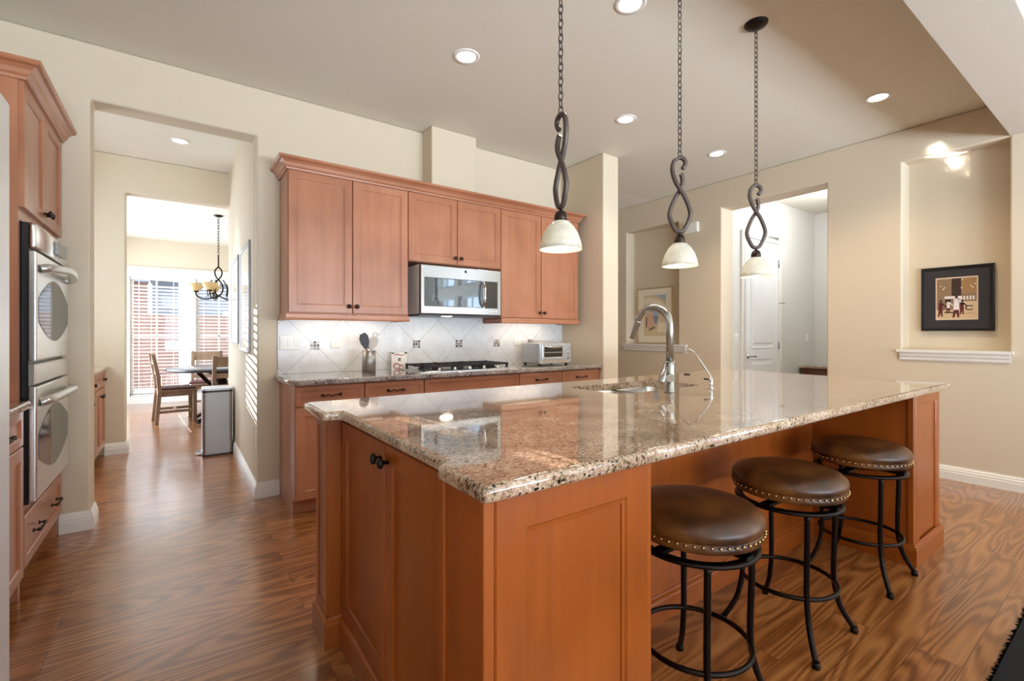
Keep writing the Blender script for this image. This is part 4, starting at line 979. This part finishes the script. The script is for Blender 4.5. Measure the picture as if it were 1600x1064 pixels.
MB().prism(rrect(tx0_-.002, tx1_+.002, ty0_-.002, ty1_+.002, .03), .0, .02).build('base_ring', black, tc)
MB().prism(rrect(tx0_-.003, tx1_+.003, ty0_-.003, ty1_+.003, .03), .625, .645).build('rim', black, tc)
MB().prism(rrect(tx0_, tx1_, ty0_, ty1_, .03), .645, .662).build('lid', flat('satin_lid', 'c9ccd0', .4, .5), tc)
MB().box(tx0_-.05, tx0_+.01, 5.56, 5.68, .012, .03).build('pedal', steel, tc)

# ------------------------------------------------------------------ nook table, chairs, chandelier
tb = thing('dining_table', (.50, 7.75, 0), 'round dark-topped dining table in the nook by the windows', 'table')
MB().lathe([(0, .70), (.62, .70), (.64, .71), (.64, .735), (.63, .742), (0, .742)], (.50, 7.75, 0), seg=48).build('table_top', table_wood, tb)
MB().lathe([(.07, .10), (.09, .14), (.06, .22), (.055, .40), (.08, .52), (.06, .60), (.2, .68), (.2, .70)], (.50, 7.75, 0), seg=24).build('pedestal', iron, tb)
for k in range(4):
    a = PI/4+k*PI/2; c, s_ = math.cos(a), math.sin(a)
    MB().tube(smooth_path([(.50+.05*c, 7.75+.05*s_, .22), (.50+.18*c, 7.75+.18*s_, .20), (.50+.30*c, 7.75+.30*s_, .08), (.50+.40*c, 7.75+.40*s_, .025)], 5), .026, 8).build('foot', iron, tb)
    MB().tube(smooth_path([(.50+.05*c, 7.75+.05*s_, .42), (.50+.2*c, 7.75+.2*s_, .52), (.50+.40*c, 7.75+.40*s_, .69)], 5), .022, 8).build('brace', iron, tb)
ch = thing('dining_chair', (0, 0, 0), 'x', 'chair', 'chairs around the nook table')
# faces +x
for y in (-.19, .19):
    MB().obox((.19, y, .21), X, Y, Z, .045, .045, .42).build('leg', chair_wood, ch, local=True, bevel=.004)
    mb = MB(); P = [(-.235, 0), (-.20, .43), (-.215, .62), (-.27, .93)]
    mb.grid([[(x-.022, y-.021, z), (x+.022, y-.021, z), (x+.022, y+.021, z), (x-.022, y+.021, z)] for x, z in P], True, False, True, True)
    mb.build('back_post', chair_wood, ch, local=True, bevel=.003)
MB().box(-.21, .215, -.215, .215, .42, .45).build('seat', chair_wood, ch, local=True, bevel=.006)
MB().box(-.19, .205, -.205, .205, .45, .475).build('seat_pad', cushion_m, ch, local=True, bevel=.012, seg=3)
MB().box(-.2, .2, -.2, .2, .36, .42).build('apron', chair_wood, ch, local=True)
for z, h_ in ((.54, .06), (.68, .06), (.855, .13)):
    x = -.205-(z-.6)*.175
    MB().obox((x, 0, z), X, Y, Z, .018, .36, h_).build('back_slat', chair_wood, ch, local=True)
for y in (-.19, .19): MB().box(-.21, .19, y-.012, y+.012, .14, .175).build('stretcher', chair_wood, ch, local=True)
MB().box(-.012, .012, -.19, .19, .145, .175).build('stretcher', chair_wood, ch, local=True)
for k, (x, y, rz, lab) in enumerate(((-.02, 8.0, .12, 'ladder-back wooden chair left of the nook table, seen from its side'), (.36, 8.72, -PI/2-.1, 'wooden chair behind the nook table, facing the camera'), (.53, 7.08, PI/2+.1, 'wooden chair at the near side of the nook table, back toward the trash can'))):
    o = ch if k == 0 else copy_tree(ch)
    o.location = (x, y, 0); o.rotation_euler = (0, 0, rz); o['label'] = lab
cx, cy = .46, 7.68
cd = thing('chandelier', (cx, cy, 2.85), 'bronze chandelier with amber glass bowls above the nook table', 'chandelier')
MB().lathe([(0, -.025), (.04, -.02), (.06, -.005), (.06, 0), (0, 0)], (cx, cy, 2.85), seg=24).build('canopy', bronze_d, cd)
chain(MB(), 2.30, 2.83, cx, cy, .05, .012, .003).build('chain', bronze_d, cd)
MB().tube([(cx, cy, 2.30), (cx, cy, 2.12)], .010, 8).build('stem', bronze_d, cd)
s_ = MB()
for sg in (-1, 1): s_.tube(smooth_path([(cx, cy, 1.72), (cx+sg*.05, cy, 1.80), (cx+sg*.04, cy, 1.90), (cx-sg*.03, cy, 2.0), (cx-sg*.04, cy, 2.08), (cx+sg*.005, cy, 2.14)], 5), .010, 8)
s_.build('scroll', bronze_d, cd)
for k in range(5):
    a = .5+2*PI*k/5; c, q = math.cos(a), math.sin(a)
    arm = MB(); arm.tube(smooth_path([(cx, cy, 1.74), (cx+.10*c, cy+.10*q, 1.69), (cx+.20*c, cy+.20*q, 1.69), (cx+.26*c, cy+.26*q, 1.74), (cx+.26*c, cy+.26*q, 1.78)], 5), .009, 8)
    arm.tube(smooth_path([(cx+.07*c, cy+.07*q, 1.95), (cx+.13*c, cy+.13*q, 1.85), (cx+.12*c, cy+.12*q, 1.72)], 5), .007, 8)
    am = arm.build('arm', bronze_d, cd)
    MB().lathe([(.02, 0), (.035, .006), (.030, .02)], (cx+.26*c, cy+.26*q, 1.775), seg=16).build('cup', bronze_d, am)
    MB().lathe([(.026, .0), (.06, .02), (.085, .06), (.092, .10), (.088, .10), (.08, .06), (.055, .025), (.02, .008)], (cx+.26*c, cy+.26*q, 1.79), seg=24, cap=False).build('glass_bowl', amber_m, am)

# ------------------------------------------------------------------ rug at the lower right
rg = thing('area_rug', (2.7, -.5, 0), 'black shag rug whose corner shows at the lower right', 'rug')
MB().box(1.2, 4.4, -1.6, .35, .001, .022).build('pile', rug_m, rg)
g = MB()
for k in range(420):
    x = 1.2+3.2*k/420+random.uniform(-.003, .003); a = random.uniform(-.6, .6); L_ = random.uniform(.01, .022)
    g.face([(x-.003, .345, .004), (x+.003, .345, .004), (x+a*.012+.001, .35+L_, random.uniform(.004, .02)), (x, .347, .02)])
o = g.build('fringe', rug_m, rg, merge=False)
